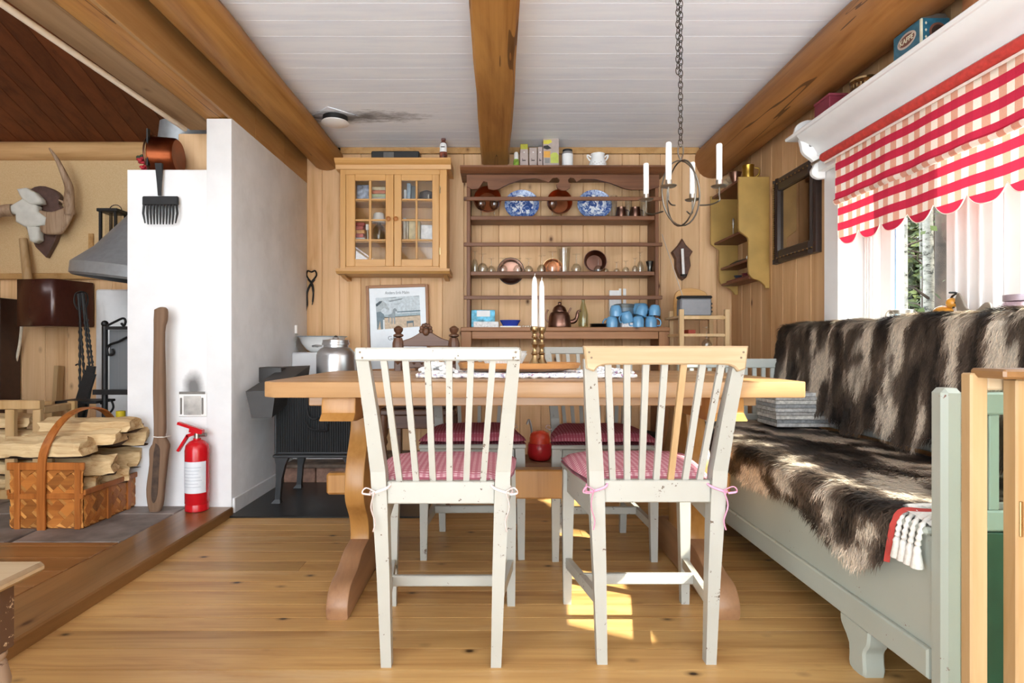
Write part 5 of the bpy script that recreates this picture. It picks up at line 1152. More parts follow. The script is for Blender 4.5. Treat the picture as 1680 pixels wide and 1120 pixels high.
mug(1004, zb_(4.0, .0375), 4.0, 'upturned light blue mug at the left of the bottom row', rz=2.6)
mug(1047, zb_(3.98, .0375), 3.98, 'upturned light blue mug in the middle of the bottom row, handle left', rz=3.3)
mug(1068, zb_(4.0, .0375), 4.0, 'upturned light blue mug at the right of the bottom row, handle right', rz=-.2)
mug(1010, zb_(3.99, .114), 3.99, 'light blue mug standing on the leftmost mug', rz=1.2)
mug(1028, zb_(3.98, .072), 3.98, 'tilted light blue mug with its handle towards the room, on a white tin', tx=.25, rz=3.6)
mug(1053, zb_(4.01, .116), 4.01, 'tilted light blue mug on top of the middle pair', tx=.35, rz=.2)
mug(1074, zb_(4.0, .116), 4.0, 'light blue mug standing on the rightmost mug', rz=.9, tx=.12)
mug(1050, zb_(4.1, .135), 4.1, 'big light blue bowl-shaped mug at the back of the pile', up=False, big=True, rz=1.5)
card('white_tin', PX(1019, 4.0), PX(1037, 4.0), 3.97, 4.02, ZW, ZW+.033, plain('white_dotted', '#dedfdf'), 'small white patterned tin under the tilted blue mug', 'tin')
t = thing('storage_jar', 'grey lidded jar behind the blue mugs', 'jar', Vector((PX(1024, 4.115), 4.115, ZW))); c = WL[t.name]
B().lathe([(.066, 0), (.07, .01), (.07, .14)], c, 22).build('jar', plain('blue_grey_glaze', '#6d7f8c', .3), t, 45); B().lathe([(.074, .14), (.074, .165), (.06, .17), (0, .17)], c, 22).build('lid', plain('dark_lid', '#5d625f', .4), t, 45)
card('paper_packet', PX(1000, 4.16), PX(1018, 4.16), 4.165, 4.185, ZW, PZ(476, 4.16), M_PAPER, 'white paper packet behind the grey jar', 'packet')
for px, lb_ in ((1020.5, 'left of two white upright strips behind the jar'), (1027.5, 'right wider of two white upright strips behind the jar')): card('paper_strip', PX(px-2, 4.13), PX(px+2+(px > 1025), 4.13), 4.193, 4.198, ZW+.001, PZ(472, 4.14), M_PAPER, lb_, 'card', .001)
# items on the dresser top
Yd = 4.05; ZT = ZTOP
t = thing('spray_bottle', 'green spray bottle with white cap at the left end of the dresser top', 'bottle', Vector((PX(847, Yd), Yd, ZT))); c = WL[t.name]
B().lathe([(.019, 0), (.02, .01), (.02, .07), (.016, .085)], c, 16).build('bottle', plain('lime_print', '#9cbf4a', .4, var=.3, scale=40), t, 45); B().lathe([(.016, .085), (.016, .125), (.012, .134), (0, .135)], c, 16).build('cap', M_WHITE, t, 45)
M_TAUPE = plain('taupe_carton', '#b3a39c', .6, var=.05); M_LIME = plain('lime_carton', '#b9b83f', .6)
for a, b_, y1, lb_, lim in ((853, 866, 247, 'small taupe carton with a lime box on top, beside the spray bottle', 1), (868, 880.5, 244.5, 'small plain taupe carton, middle of the three small ones', 0), (882, 889.5, 243, 'narrow taupe carton left of the tall yellow carton', 0)):
    t = thing('small_carton', lb_, 'carton', Vector((PX((a+b_)/2, Yd), Yd, ZT)), 'taupe cartons on the dresser top')
    B().box(PX(a, Yd), PX(b_, Yd), Yd-.03, Yd+.03, ZT, PZ(y1, Yd), None, .001).build('box', M_TAUPE, t)
    if lim: B().box(PX(a+.5, Yd), PX(b_-.5, Yd), Yd-.028, Yd+.028, PZ(y1, Yd), PZ(238.5, Yd), None, .001).build('lime_box', M_LIME, t)
    xm = PX((a+b_)/2, Yd); B().box(xm-.011 if b_-a > 9 else xm-.007, xm+.011 if b_-a > 9 else xm+.007, Yd-.0306, Yd-.03, PZ(266, Yd), PZ(264.5, Yd)).box(xm-.012 if b_-a > 9 else xm-.006, xm-.009 if b_-a > 9 else xm-.003, Yd-.0306, Yd-.03, PZ(266.5, Yd), PZ(262, Yd)).build('print', M_BLACK, t)
    B().prism(circ(xm, PZ(252, Yd), .005, 12), 'y', Yd-.0306, Yd-.03).build('logo', M_PAPER, t)
t = thing('tall_carton', 'tall yellow and taupe printed carton on the dresser top', 'carton', Vector((PX(903, Yd), Yd, ZT)))
B().box(PX(890.5, Yd), PX(916, Yd), Yd-.035, Yd+.035, ZT, PZ(230, Yd), None, .001).build('box', M_TAUPE, t)
yf = Yd-.0355
for pl, mt in (([(891, 233), (903, 232), (905, 236), (899, 239), (891, 239)], '#d9cf4a'), ([(891.5, 250.5), (902, 250.5), (902, 261), (891.5, 261)], '#e0a548'), ([(902.5, 256), (906, 253), (912, 253), (915.5, 257), (915.5, 270), (902.5, 270)], '#bcc65a'), ([(891, 242), (898, 241), (904, 246), (897, 248), (891, 246)], '#2b2a2a'), ([(893, 262), (901, 262), (901, 270), (893, 270)], '#8d8a86')):
    B().prism([(PX(a, Yd), PZ(b_, Yd)) for a, b_ in pl], 'y', yf, yf+.0005).build('print', plain('print_'+mt, mt, .6), t)
t = thing('storage_canister', 'white labelled grey canister with a black lid on the dresser top', 'canister', Vector((PX(931, Yd), Yd, ZT))); c = WL[t.name]
B().lathe([(.037, 0), (.038, .004), (.038, .125), (.034, .135)], c, 22).build('can', plain('grey_can', '#8f8d8e', .35, .2), t, 45); B().lathe([(.0385, .03), (.0385, .118)], c, 22, None, False).build('label', M_PAPER, t, 45); B().lathe([(.034, .135), (.034, .15), (0, .152)], c, 22).build('lid', M_BLACK, t, 45)
c = Vector((PX(980.5, Yd), Yd, ZT)); t = thing('white_urn', 'small white two-handled urn at the right of the dresser top', 'urn', c)
B().lathe([(.04, 0), (.05, .01), (.06, .035), (.06, .055), (.05, .08), (.045, .095), (.046, .115), (.05, .121), (.046, .122), (.04, .1), (0, .09)], c, 26).build('body', M_WHITE, t, 50)
for s in (-1, 1):
    B().tube(smooth_path([c+Vector((s*.046, 0, .10)), c+Vector((s*.068, 0, .115)), c+Vector((s*.07, 0, .10)), c+Vector((s*.052, 0, .075))], 5), .006, 7).build('handle', M_WHITE, t, 60)
for q in range(7): B().ball(c+Vector((.058*math.sin(-.7+q*.23), -.058*math.cos(-.7+q*.23), .045+.008*math.sin(q*2))), .005, (1, .5, 1), 6, 5).build('flower_mark', plain('faded_flower', '#b3aaa4', .5), t)

# glazed wall cupboard ---------------------------------------------------------
cb = thing('wall_cupboard', 'honey pine wall cupboard with two glazed doors', 'cupboard', Vector((-.70, 4.08, 1.355)))
Yc = 3.97; U0, U1 = PX(558, Yc), PX(733, Yc); V0, V1 = PZ(441, Yc), PZ(278, Yc)
for a in (U0, U1-.02): B().box(a, a+.02, Yc+.022, YB-.002, V0, V1, None, .002).build('side', M_CUP, cb)
B().box(U0+.02, U1-.02, 4.185, 4.198, V0, V1).build('back', M_CUP, cb)
ZC1, ZC2 = PZ(326.5, 4.0), PZ(393.5, 4.0)
for z in (V0+.018, ZC1, ZC2, V1): B().box(U0+.02, U1-.02, Yc+.03, 4.184, z-.018, z, None, .002).build('shelf', M_CUPX, cb)
B().prism([(3.93, V1+.068), (3.93, V1+.055), (3.945, V1+.04), (3.96, V1+.03), (3.965, V1+.001), (YB-.003, V1+.001), (YB-.003, V1+.068)], 'x', U0-.03, U1+.03).build('crown', M_CUPX, cb)
B().prism([(3.935, V0-.001), (3.935, V0-.018), (3.955, V0-.034), (YB-.003, V0-.034), (YB-.003, V0-.001)], 'x', U0-.022, U1+.022).build('base_moulding', M_CUPX, cb)
for a, b_ in ((558, 567), (721, 733)): B().box(PX(a, Yc), PX(b_, Yc), Yc, Yc+.021, V0, V1, None, .002).build('face_stile', M_CUP, cb)
B().box(PX(567, Yc), PX(721, Yc), Yc, Yc+.021, PZ(286, Yc), V1, None, .001).build('face_rail', M_CUPX, cb); B().box(PX(567, Yc), PX(721, Yc), Yc, Yc+.021, V0, PZ(437, Yc), None, .001).build('face_rail', M_CUPX, cb)
M_CPANE = glass('cabinet_glass', (.96, .96, .95, 1), .05, 1.35)
rowsy = ((296, 325.5), (328.5, 359), (362, 392), (395, 425))
for (d0, d1, cols_, kx) in ((567.4, 645.6, ((582.5, 605), (609, 632.5)), 638), (646.4, 720.6, ((658.5, 681.5), (685, 709)), 650)):
    Yq = Yc-.004
    dw = B().box(PX(d0, Yq), PX(cols_[0][0], Yq), Yq, Yq+.022, PZ(437, Yq), PZ(286, Yq), None, .003).build('door', M_CUP, cb)
    B().box(PX(cols_[1][1], Yq), PX(d1, Yq), Yq, Yq+.022, PZ(437, Yq), PZ(286, Yq), None, .003).build('door_stile', M_CUP, dw)
    for a, b_ in ((286, 296), (425, 437)): B().box(PX(cols_[0][0], Yq), PX(cols_[1][1], Yq), Yq, Yq+.022, PZ(b_, Yq), PZ(a, Yq), None, .002).build('door_rail', M_CUPX, dw)
    B().box(PX(cols_[0][1], Yq), PX(cols_[1][0], Yq), Yq+.002, Yq+.018, PZ(425, Yq), PZ(296, Yq), None, .003).build('muntin', M_CUP, dw)
    for k in range(3): B().box(PX(cols_[0][0], Yq), PX(cols_[1][1], Yq), Yq+.003, Yq+.017, PZ(rowsy[k+1][0], Yq), PZ(rowsy[k][1], Yq), None, .003).build('muntin', M_CUPX, dw)
    for c0, c1 in cols_:
        for r0, r1 in rowsy: B().box(PX(c0, Yq), PX(c1, Yq), Yq+.010, Yq+.0125, PZ(r1, Yq), PZ(r0, Yq)).build('pane', M_CPANE, dw)
    kn = P(kx, 359.5, Yq); B().lathe([(.008, 0), (.006, .008), (.014, .016), (.016, .022), (.010, .027), (0, .028)], kn, 16, Matrix.Rotation(math.pi/2, 3, 'X')).build('knob', wood('knob_wood', '#b0713a', '#8a5224', 'z', .35, 0, 1), dw, 50)
for yy in (311, 412): B().box(PX(721, Yc), PX(723, Yc), Yc-.006, Yc, PZ(yy+6, Yc), PZ(yy-6, Yc), None, .001).build('hinge', M_BRASS, cb)
for a in (PX(556, Yc), PX(726, Yc)): B().prism([(YB-.004, V0-.035), (4.0, V0-.035), (4.06, V0-.05), (YB-.004, V0-.06)], 'x', a, a+.03).build('bottom_block', M_CUPX, cb)
# things behind the glass
def inbox(x0, x1, y0, y1, pz0, pz1, col, label, cat='book', Y=4.08, name='book'):
    return tag(box(name, PX(x0, Y), PX(x1, Y), Y-.04, Y+.04, pz0, pz1, plain('in_'+col, col, .5, var=.12, scale=30), None, .002), label, cat)
S1, S2, S3 = ZC1, ZC2, V0+.018
S1 += .0005; S2 += .0005
t = tag(box('printed_bag', PX(586, 4.08), PX(607, 4.08), 4.06, 4.10, S1, S1+.115, plain('in_blue_white', '#a9b6cf', .5, var=.45, scale=22), None, .006), 'blue and white printed pack behind the top left pane', 'pack')
for k, (cl, lb_) in enumerate((('#e6e2da', 'white book at the bottom of the pile in the cupboard'), ('#b9c7a4', 'pale green book second in the cupboard pile'), ('#c9785a', 'orange book third in the cupboard pile'), ('#d8c9a8', 'cream book on top of the cupboard pile'))):
    inbox(612, 634, 0, 0, S1+k*.024, S1+k*.024+.0225, cl, lb_)
for k, (x0, x1, cl, h, lb_) in enumerate(((664, 668, '#dadfe4', .075, 'thin pale upright booklet on the top right shelf'), (669, 675, '#8fa3b5', .12, 'blue-grey upright book on the top right shelf'), (676, 685, '#3f4a50', .10, 'dark upright book on the top right shelf'))):
    inbox(x0, x1, 0, 0, S1, S1+h, cl, lb_)
tag(B().lathe([(.05, 0), (.055, .02), (.045, .07), (.01, .085), (0, .085)], (PX(700, 4.1), 4.1, S1), 18).build('dark_hat_box', plain('in_dark', '#3b3330', .6), None, 50), 'dark rounded box behind the top right pane', 'box')
tag(B().lathe([(.012, 0), (.008, .01), (.008, .03), (.012, .035), (0, .036)], (PX(703, 4.02), 4.02, S1), 12).build('silver_stopper', M_STEEL, None, 50), 'small silver stopper behind the top right pane', 'stopper')
t = thing('table_lamp', 'small white-shaded glass lamp behind the left cupboard door', 'lamp', Vector((PX(622, 4.08), 4.08, S2)))
c = WL[t.name]; B().lathe([(.035, 0), (.04, .01), (.04, .09), (.03, .11), (.012, .12), (.012, .13)], c, 18).build('glass_base', glass('smoke_glass', (.6, .6, .56, 1), .08, 1.5), t, 50); B().lathe([(.05, .13), (.036, .195), (.03, .2), (0, .2)], c, 20).build('shade', M_WHITE, t, 45)
t = thing('chalk_holder', 'slim white candle in a holder behind the left cupboard door', 'candle', Vector((PX(603, 4.05), 4.05, S2))); c = WL[t.name]
B().cyl(c, c+Vector((0, 0, .075)), .006, n=10).build('holder', M_STEEL, t, 40); B().cyl(c+Vector((0, 0, .075)), c+Vector((0, 0, .115)), .013, n=12).build('candle', M_CAND, t, 40)
for k, (cl, lb_) in enumerate((('#e3dedb', 'white box at the bottom of the left cupboard pile'), ('#b9463c', 'red box second in the left cupboard pile'), ('#d8994a', 'orange box third in the left cupboard pile'), ('#c25b50', 'reddish box fourth in the left cupboard pile'), ('#a83a37', 'dark red box on top of the left cupboard pile'))):
    inbox(585, 600-(k % 2)*2, 0, 0, S2+k*.026, S2+k*.026+.0245, cl, lb_, 'box', 4.08, 'small_box')
inbox(663, 667, 0, 0, S2, S2+.16, '#cfcabf', 'thin cream upright folder on the middle right shelf'); inbox(668, 671, 0, 0, S2, S2+.15, '#bcae9a', 'thin beige upright folder on the middle right shelf')
inbox(672, 690, 0, 0, S2, S2+.145, '#c5b27c', 'yellowish packet behind the right cupboard door', 'packet', 4.1, 'packet'); inbox(692, 711, 0, 0, S2, S2+.115, '#e9eaec', 'white packet behind the right cupboard door', 'packet', 4.1, 'packet')
inbox(688, 712, 0, 0, S3, S3+.06, '#e4e2de', 'white folded cloth on the cupboard bottom', 'cloth', 4.08, 'folded_cloth'); inbox(660, 685, 0, 0, S3, S3+.02, '#d9d4cf', 'pale flat box on the cupboard bottom', 'box', 4.08, 'flat_box')
# on top of the cupboard
ztc = V1+.068
t = thing('music_player', 'flat black device lying on top of the wall cupboard', 'device', Vector((PX(650, 4.02), 4.02, ztc)))
B().box(PX(611, 4.02), PX(689, 4.02), 3.98, 4.1, ztc, PZ(250.5, 4.02), None, .006).build('case', M_BLACK, t); B().box(PX(631, 4.02), PX(648, 4.02), 3.9785, 3.98, ztc+.008, PZ(252.5, 4.02), None, .001).build('panel', plain('grey_panel', '#5d5b59', .4), t)
c = Vector((PX(727.5, 4.02), 4.02, ztc)); t = thing('syrup_bottle', 'small dark bottle with a white label on top of the wall cupboard', 'bottle', c)
B().lathe([(.024, 0), (.027, .006), (.027, .06), (.024, .085), (.025, .11), (.021, .128), (.014, .138), (.014, .145)], c, 18).build('bottle', plain('dark_fruit_print', '#7a4030', .3, var=.5, scale=40), t, 45); B().lathe([(.016, .145), (.016, .165), (0, .166)], c, 14).build('cap', plain('brown_cap', '#6b4a46', .5), t, 45)
b = B(); b.grid(lambda u, v: (c.x+.0285*math.cos(math.radians(215+110*u)), c.y+.0285*math.sin(math.radians(215+110*u)), c.z+.062+.06*v*(1-.25*(2*u-1)**4)), 10, 4); lb = b.build('label', M_PAPER, t, 60)
B().box(c.x-.015, c.x+.012, c.y-.0295, c.y-.029, c.z+.09, c.z+.096).build('print', M_BLACK, lb)
# framed poster
t = thing('framed_poster', 'thin wood-framed poster of horses by a shore, hung slightly crooked', 'picture', Vector((PX(656, 4.17), 4.17, .62)))
fx0, fx1, fz0, fz1, Yq = PX(608, 4.17), PX(704, 4.17), .70, PZ(470, 4.17), 4.165
B().box(fx0, fx1, Yq, Yq+.02, fz0, fz1).build('sheet', plain('poster_paper', '#d7dde2', .25, var=.015), t)
for a in ((fx0-.012, fx0+.008, fz0-.01, fz1+.01), (fx1-.008, fx1+.012, fz0-.01, fz1+.01)): B().box(a[0], a[1], Yq-.012, Yq+.022, a[2], a[3], None, .002).build('frame_side', wood('poster_frame', '#a8703c', '#84522a', 'z', .4, .1), t)
for a in ((fz1-.008, fz1+.012), (fz0-.012, fz0+.008)): B().box(fx0+.008, fx1-.008, Yq-.012, Yq+.022, a[0], a[1], None, .002).build('frame_rail', wood('poster_frame_rail', '#a8703c', '#84522a', 'x', .4, .1), t)
def pq(x, y): return (PX(590+x/8, 4.165), PZ(450+y/8, 4.165))
def art(pts, col, d=0): B().prism([pq(*p) for p in pts], 'y', Yq-.0012-d*.0006, Yq-.0002).build('picture_shape', plain('art_'+col, col, .5, var=.1, scale=60), t)
art([(240, 300), (815, 285), (825, 690), (255, 718)], '#c3ced4')
art([(250, 560), (820, 540), (825, 690), (255, 718)], '#cbb59a', 1); art([(520, 486), (822, 476), (822, 492), (520, 498)], '#56707c', 2); art([(250, 530), (820, 505), (820, 545), (250, 570)], '#9fb2ba', 1)
for p in (((400, 345), (600, 312), (580, 332), (430, 358)), ((300, 308), (520, 296), (500, 308)), ((730, 292), (815, 285), (800, 297)), ((470, 390), (570, 378), (540, 392))): art(p, '#8b969c', 1)
art([(240, 380), (290, 345), (335, 342), (375, 375), (415, 455), (405, 472), (355, 432), (330, 440), (300, 480), (244, 490)], '#aab4b8', 3); art([(243, 385), (290, 347), (330, 345), (310, 370), (260, 412), (245, 412)], '#2f4048', 4)
art([(246, 490), (300, 480), (345, 520), (350, 560), (345, 712), (300, 715), (292, 600), (262, 716), (250, 716)], '#6d7f88', 3); art([(330, 590), (350, 590), (352, 712), (330, 714)], '#dfe5e8', 4)
art([(400, 530), (455, 505), (465, 460), (490, 438), (510, 455), (520, 490), (495, 480), (488, 560), (488, 650), (478, 650), (474, 570), (455, 565), (452, 650), (444, 650), (440, 565), (415, 560), (410, 630), (402, 630)], '#8c979c', 3)
art([(640, 615), (730, 610), (730, 690), (722, 690), (720, 640), (652, 645), (650, 690), (642, 690)], '#5c7078', 3)
text('script_line', 'Anders Erik Malm', .03, Vector((PX(655.5, 4.16), Yq-.0014, pq(520, 240)[1])), plain('ink_grey', '#6f767b', .6), t, sx=.8)
text('title_letters', 'GA', .042, Vector((PX(638, 4.16), Yq-.0014, pq(380, 835)[1])), plain('ink_grey', '#6f767b', .6), t, 'LEFT' if False else '-y', 'LEFT')
t.rotation_euler = (0, math.radians(-1.6), 0)
# candle sconce plaque
Yq = 4.18
t = thing('candle_plaque', 'dark carved wooden wall plaque with a white candle', 'sconce', Vector((PX(1119, Yq), Yq, PZ(460, Yq))))
B().prism([(PX(a, Yq), PZ(b_, Yq)) for a, b_ in ((1118, 392), (1124, 402), (1135, 413), (1130, 422), (1132, 436), (1125, 455), (1119, 460), (1113, 455), (1107, 440), (1107, 425), (1101, 414), (1112, 402))], 'y', Yq-.022, YB-.001, .006).build('plaque', plain('dark_carved', '#5b3a28', .5, var=.2), t)
B().cyl(P(1121.5, 451, 4.12), P(1119.5, 408, 4.12), .010, n=12).build('candle', M_CAND, t, 40); B().lathe([(.022, 0), (.026, .012), (0, .012)], P(1121.5, 453, 4.12), 14).build('cup', M_IRON, t, 45); B().bar(P(1121, 454, 4.17), P(1121.5, 453, 4.12), .015, .008).build('arm', M_IRON, t)
# pine stand with radio, board, glass
Ys = 3.62
t = thing('pine_stand', 'slender pale pine stand with two rungs in the far corner', 'stand', Vector((PX(1156, Ys), 3.75, 0)))
M_STD = wood('stand_pine', '#d8b98e', '#c09c6a', 'z', .5, .15, 1, '#8a5c30', .3, .04)
for a in (1115, 1190): B().box(PX(a, Ys), PX(a+7.5, Ys), Ys, Ys+.028, 0, PZ(507, Ys), None, .002).build('post', M_STD, t)
for a, b_ in ((518, 523.5), (547, 552), (640, 646)): B().box(PX(1122, Ys), PX(1190, Ys), Ys+.004, Ys+.022, PZ(b_, Ys), PZ(a, Ys), None, .002).build('rung', M_STD, t)
for a in (1.175, 1.445): B().box(a, a+.028, Ys+.36, Ys+.388, 0, PZ(510, Ys+.37), None, .002).build('post', M_STD, t)
zsh = PZ(517, Ys)-.0; B().box(PX(1117, Ys), PX(1194, Ys), Ys+.03, Ys+.355, zsh-.014, zsh, None, .002).build('shelf', M_STD, t)
for a in (PX(1115, Ys), PX(1190, Ys)): B().box(a+.004, a+.022, Ys+.03, Ys+.36, PZ(552, Ys), PZ(547, Ys), None, .002).build('side_rung', M_STD, t)
Yr_ = 3.72
r_ = thing('toaster_radio', 'grey and black portable radio with a long aerial on the pine stand', 'radio', Vector((PX(1145, Yr_), Yr_, zsh)))
zr0 = zsh+.0005; zr1 = PZ(489, Yr_)
B().box(PX(1117, Yr_), PX(1168, Yr_), Yr_, Yr_+.09, zr0, zr1, None, .008).build('case', plain('radio_grey', '#85868a', .45, .3, .5, .04), r_)
B().box(PX(1115.5, Yr_), PX(1170, Yr_), Yr_+.005, Yr_+.085, zr1-.002, zr1+.018, None, .008).build('top_panel', M_BLACK, r_)
for k in range(3): B().cyl((PX(1168, Yr_), Yr_+.03, zr0+.03+.025*k), (PX(1171, Yr_), Yr_+.03, zr0+.03+.025*k), .007, n=10).build('knob', M_BLACK, r_)
B().cyl(P(1120.5, 487, Yr_+.05), P(1086, 384, Yr_+.05), .0022, n=6).build('aerial', M_STEEL, r_)
cbd = curve2([(PX(1101, 4.0), zsh+.001), (PX(1101, 4.0), PZ(492, 4.0)), (PX(1108, 4.0), PZ(478, 4.0)), (PX(1128, 4.0), PZ(474, 4.0)), (PX(1150, 4.0), PZ(480, 4.0)), (PX(1157, 4.0), PZ(494, 4.0)), (PX(1157, 4.0), zsh+.001)], 3)
tag(B().prism(cbd, 'y', 3.93, 3.95, .003).build('cutting_board', M_CUPX, None, 40), 'rounded wooden board standing behind the radio', 'board')
g = stem(PX(1158, Ys-.02), PZ(571, Ys-.02), .13, .03, 'wine glass hanging upside down from the pine stand', Ys-.035, .45)
card('red_orange_box', PX(1125, 3.85), PX(1137, 3.85), 3.80, 3.9, PZ(549, Ys)+.0, PZ(541, 3.85), plain('red_orange', '#b5452c', .5), 'small red and orange box on the lower rung of the pine stand', 'box')

# yellow corner shelf on the right wall
t = thing('yellow_wall_shelf', 'mustard yellow wall shelf with curved sides on the window wall', 'shelf', Vector((1.6, 3.85, 1.2)))
M_YEL = plain('mustard_paint', '#a98748', .45, var=.1, scale=5); M_RBR = plain('red_brown_shelf', '#6d3a25', .45, var=.1)
pf = [(XR-.001, 1.912), (1.493, 1.912), (1.493, 1.60)]+curve2([(1.497, 1.575), (1.525, 1.555), (1.55, 1.535), (1.553, 1.51)], 4)+[(1.553, 1.34)]+curve2([(1.557, 1.31), (1.58, 1.285), (1.62, 1.27), (1.65, 1.245), (1.66, 1.225)], 4)+[(XR-.001, 1.225)]
for yy in (3.61, 4.08): B().prism(pf, 'y', yy, yy+.02, .002).build('side_panel', M_YEL, t, 40)
for z, xf in ((1.905, 1.50), (1.585, 1.515), (1.41, 1.56), (1.30, 1.565)): B().box(xf, XR-.002, 3.632, 4.078, z-.016, z, None, .002).build('shelf', M_RBR, t)
tag(B().lathe([(.03, 0), (.032, .005), (.02, .02), (.018, .03), (.04, .09), (.042, .095), (.038, .095), (0, .04)], (1.56, 3.83, 1.905), 20).build('bronze_mortar', M_COPD, None, 45), 'dark bronze mortar on top of the yellow shelf', 'mortar')
c = Vector((1.57, 3.68, 1.913)); k_ = thing('brass_jug', 'brass jug on top of the yellow shelf nearest the camera', 'jug', c)
c = c+Vector((.01, 0, -.008)); B().lathe([(.036, 0), (.038, .005), (.034, .05), (.036, .09), (.038, .095), (.033, .095), (.03, .01), (0, .008)], c, 20).build('body', metal('dull_brass', '#a8863c', .3), k_, 45); B().tube(smooth_path([c+Vector((.037, -.01, .08)), c+Vector((.06, -.02, .07)), c+Vector((.058, -.02, .035)), c+Vector((.036, -.01, .02))], 5), .005, 7).build('handle', metal('dull_brass', '#a8863c'), k_, 60)
tag(B().ball((1.57, 3.99, 1.975), .06, (.8, 1, .5), 14, 9).cyl((1.57, 3.97, 1.905), (1.57, 3.97, 1.96), .012).ball((1.56, 3.925, 1.985), .025, (.8, 1, .8), 10, 7).build('wooden_animal', M_PALE, None, 60), 'pale carved wooden animal on top of the yellow shelf', 'figurine')
tag(B().lathe([(.012, 0), (.014, .006), (.005, .02), (.005, .08), (.009, .088), (.006, .1), (.008, .11), (.003, .125), (0, .126)], (1.56, 3.86, 1.585), 12).build('pewter_figure', M_STEEL, None, 50), 'slim silver figure on the middle of the yellow shelf', 'figurine')
tag(B().prism([(3.70, 1.411), (3.98, 1.411), (3.97, 1.42), (3.86, 1.428), (3.72, 1.424)], 'x', 1.58, 1.615).build('knife', M_IRON), 'dark knife lying on the third board of the yellow shelf', 'knife')
tag(B().lathe([(.016, 0), (.02, .01), (.018, .022), (0, .024)], (1.585, 3.67, 1.41), 12).build('white_shell', M_WHITE, None, 50), 'small white shell at the near end of the third yellow shelf board', 'shell')
for k, (yy, cl, lb_) in enumerate(((3.88, '#2b3038', 'dark blue egg cup on the lowest yellow shelf board'), (3.76, '#5a1f26', 'dark red egg cup on the lowest yellow shelf board'), (3.68, '#3c1a1c', 'maroon little bowl at the near end of the lowest yellow board'))):
    tag(B().lathe([(.014, 0), (.012, .006), (.026, .03), (.027, .034), (.023, .034), (0, .012)], (1.60, yy, 1.30), 16).build('egg_cup', plain('egg_'+cl, cl, .2), None, 50), lb_, 'cup', 'little cups on the yellow shelf')
tag(B().cyl((1.575, 3.65, 1.306), (1.575, 4.0, 1.306), .006, n=8).build('red_stick', plain('dark_red', '#6b1f22', .4), None, 40), 'dark red stick along the front of the lowest yellow board', 'stick')
# mirror
t = thing('wall_mirror', 'dark framed mirror with gilt beading on the window wall', 'mirror', Vector((1.67, 3.27, 1.36)))
my0, my1, mz0, mz1 = 3.03, 3.52, 1.355, 1.855; M_MF = plain('black_brown_frame', '#2b1f1b', .3, 0, .6, .15)
for a in ((my0, my0+.075, mz0, mz1), (my1-.075, my1, mz0, mz1)): B().prism([(XR-.001, a[0]), (XR-.03, a[0]+.004), (XR-.036, a[0]+.02), (XR-.02, a[1]-.02), (XR-.03, a[1]-.01), (XR-.012, a[1]), (XR-.001, a[1])], 'z', a[2], a[3]).build('frame_side', M_MF, t)
for a in ((mz0, mz0+.075), (mz1-.075, mz1)): B().box(XR-.03, XR-.001, my0+.075, my1-.075, a[0], a[1], None, .006).build('frame_rail', M_MF, t)
s_ = N('mirror_glass'); s_.set(.04, 1.0); n1 = s_.noise(s_.coord(), 5, 4); s_.col(s_.ramp(n1, [(.3, C('#8f8174')), (.7, C('#a99b8c'))])); B().box(XR-.012, XR-.009, my0+.075, my1-.075, mz0+.075, mz1-.075).build('mirror', s_.m, t)
M_GILT = metal('gilt', '#a8875a', .35)
for k in range(34): B().ball((XR-.036, my1-.035, mz0+.03+k*(mz1-mz0-.06)/33), .0085, (.7, 1, .8), 6, 4).build('bead', M_GILT, t)
for k in range(30):
    for z in (mz1-.03, mz0+.03): B().ball((XR-.032, my0+.04+k*(my1-my0-.08)/29, z), .0065, (.7, 1, .8), 6, 4).build('bead', M_MF if k % 3 else M_GILT, t)
# ================================================================== ON THE TABLE
zt = TZ
M_RAG = N('rag_rug'); M_RAG.set(.95, 0, .1); v_ = M_RAG.coord(); n1 = M_RAG.noise(v_, 60, 4, .7); M_RAG.col(M_RAG.ramp(n1, [(.34, C('#b0606a')), (.40, C('#8fa0c4')), (.46, C('#e9e6e3')), (.8, C('#f3f1ef'))])); M_RAG = M_RAG.m
t = thing('rag_runner', 'white braided rag runner with coloured flecks along the table', 'table runner', Vector((.15, 2.2, zt)))
rx0, rx1, ry0, ry1 = PX(690, 2.1)-.01, PX(1030, 2.1)+.02, 2.05, 2.36
for i in range(15):
    yy = ry0+(ry1-ry0)*i/14; n_ = 60
    pts = [(rx0+(rx1-rx0)*k/n_, yy+.003*math.sin(k*1.7+i), zt+.0085+.002*math.sin(k*2.1+i*1.3)) for k in range(n_+1)]
    B().tube(pts, [.0075+.0015*math.sin(k*2.4+i) for k in range(n_+1)], 6).build('braid', M_RAG, t, 60)
tt = B(); rr = random.Random(5)
for k in range(26):
    a = rr.uniform(0, 6.28); r0 = rr.uniform(0, .05); cx_ = PX(716, 2.12)+r0*math.cos(a)*1.2; cy_ = 2.12+r0*math.sin(a); zz = zt+.016+.035*(1-r0/.05)
    tt.tube([(cx_+.02*math.cos(a+q), cy_+.02*math.sin(a+q), zz+.004*math.sin(q*2)) for q in (0, 1, 2, 3, 4)], .007, 6)
tt.build('bunched_end', M_PAPER, t, 60)
tt = B()
for k in range(30):
    a = rr.uniform(0, 6.28); r0 = rr.uniform(0, .07); cx_ = PX(990, 2.12)+r0*math.cos(a)*1.4; cy_ = 2.13+r0*math.sin(a); zz = zt+.016+.016*(1-r0/.07)
    tt.tube([(cx_+.02*math.cos(a+q), cy_+.02*math.sin(a+q), zz+.004*math.sin(q*2)) for q in (0, 1, 2, 3, 4)], .006, 6)
tt.build('bunched_end', M_RAG, t, 60)
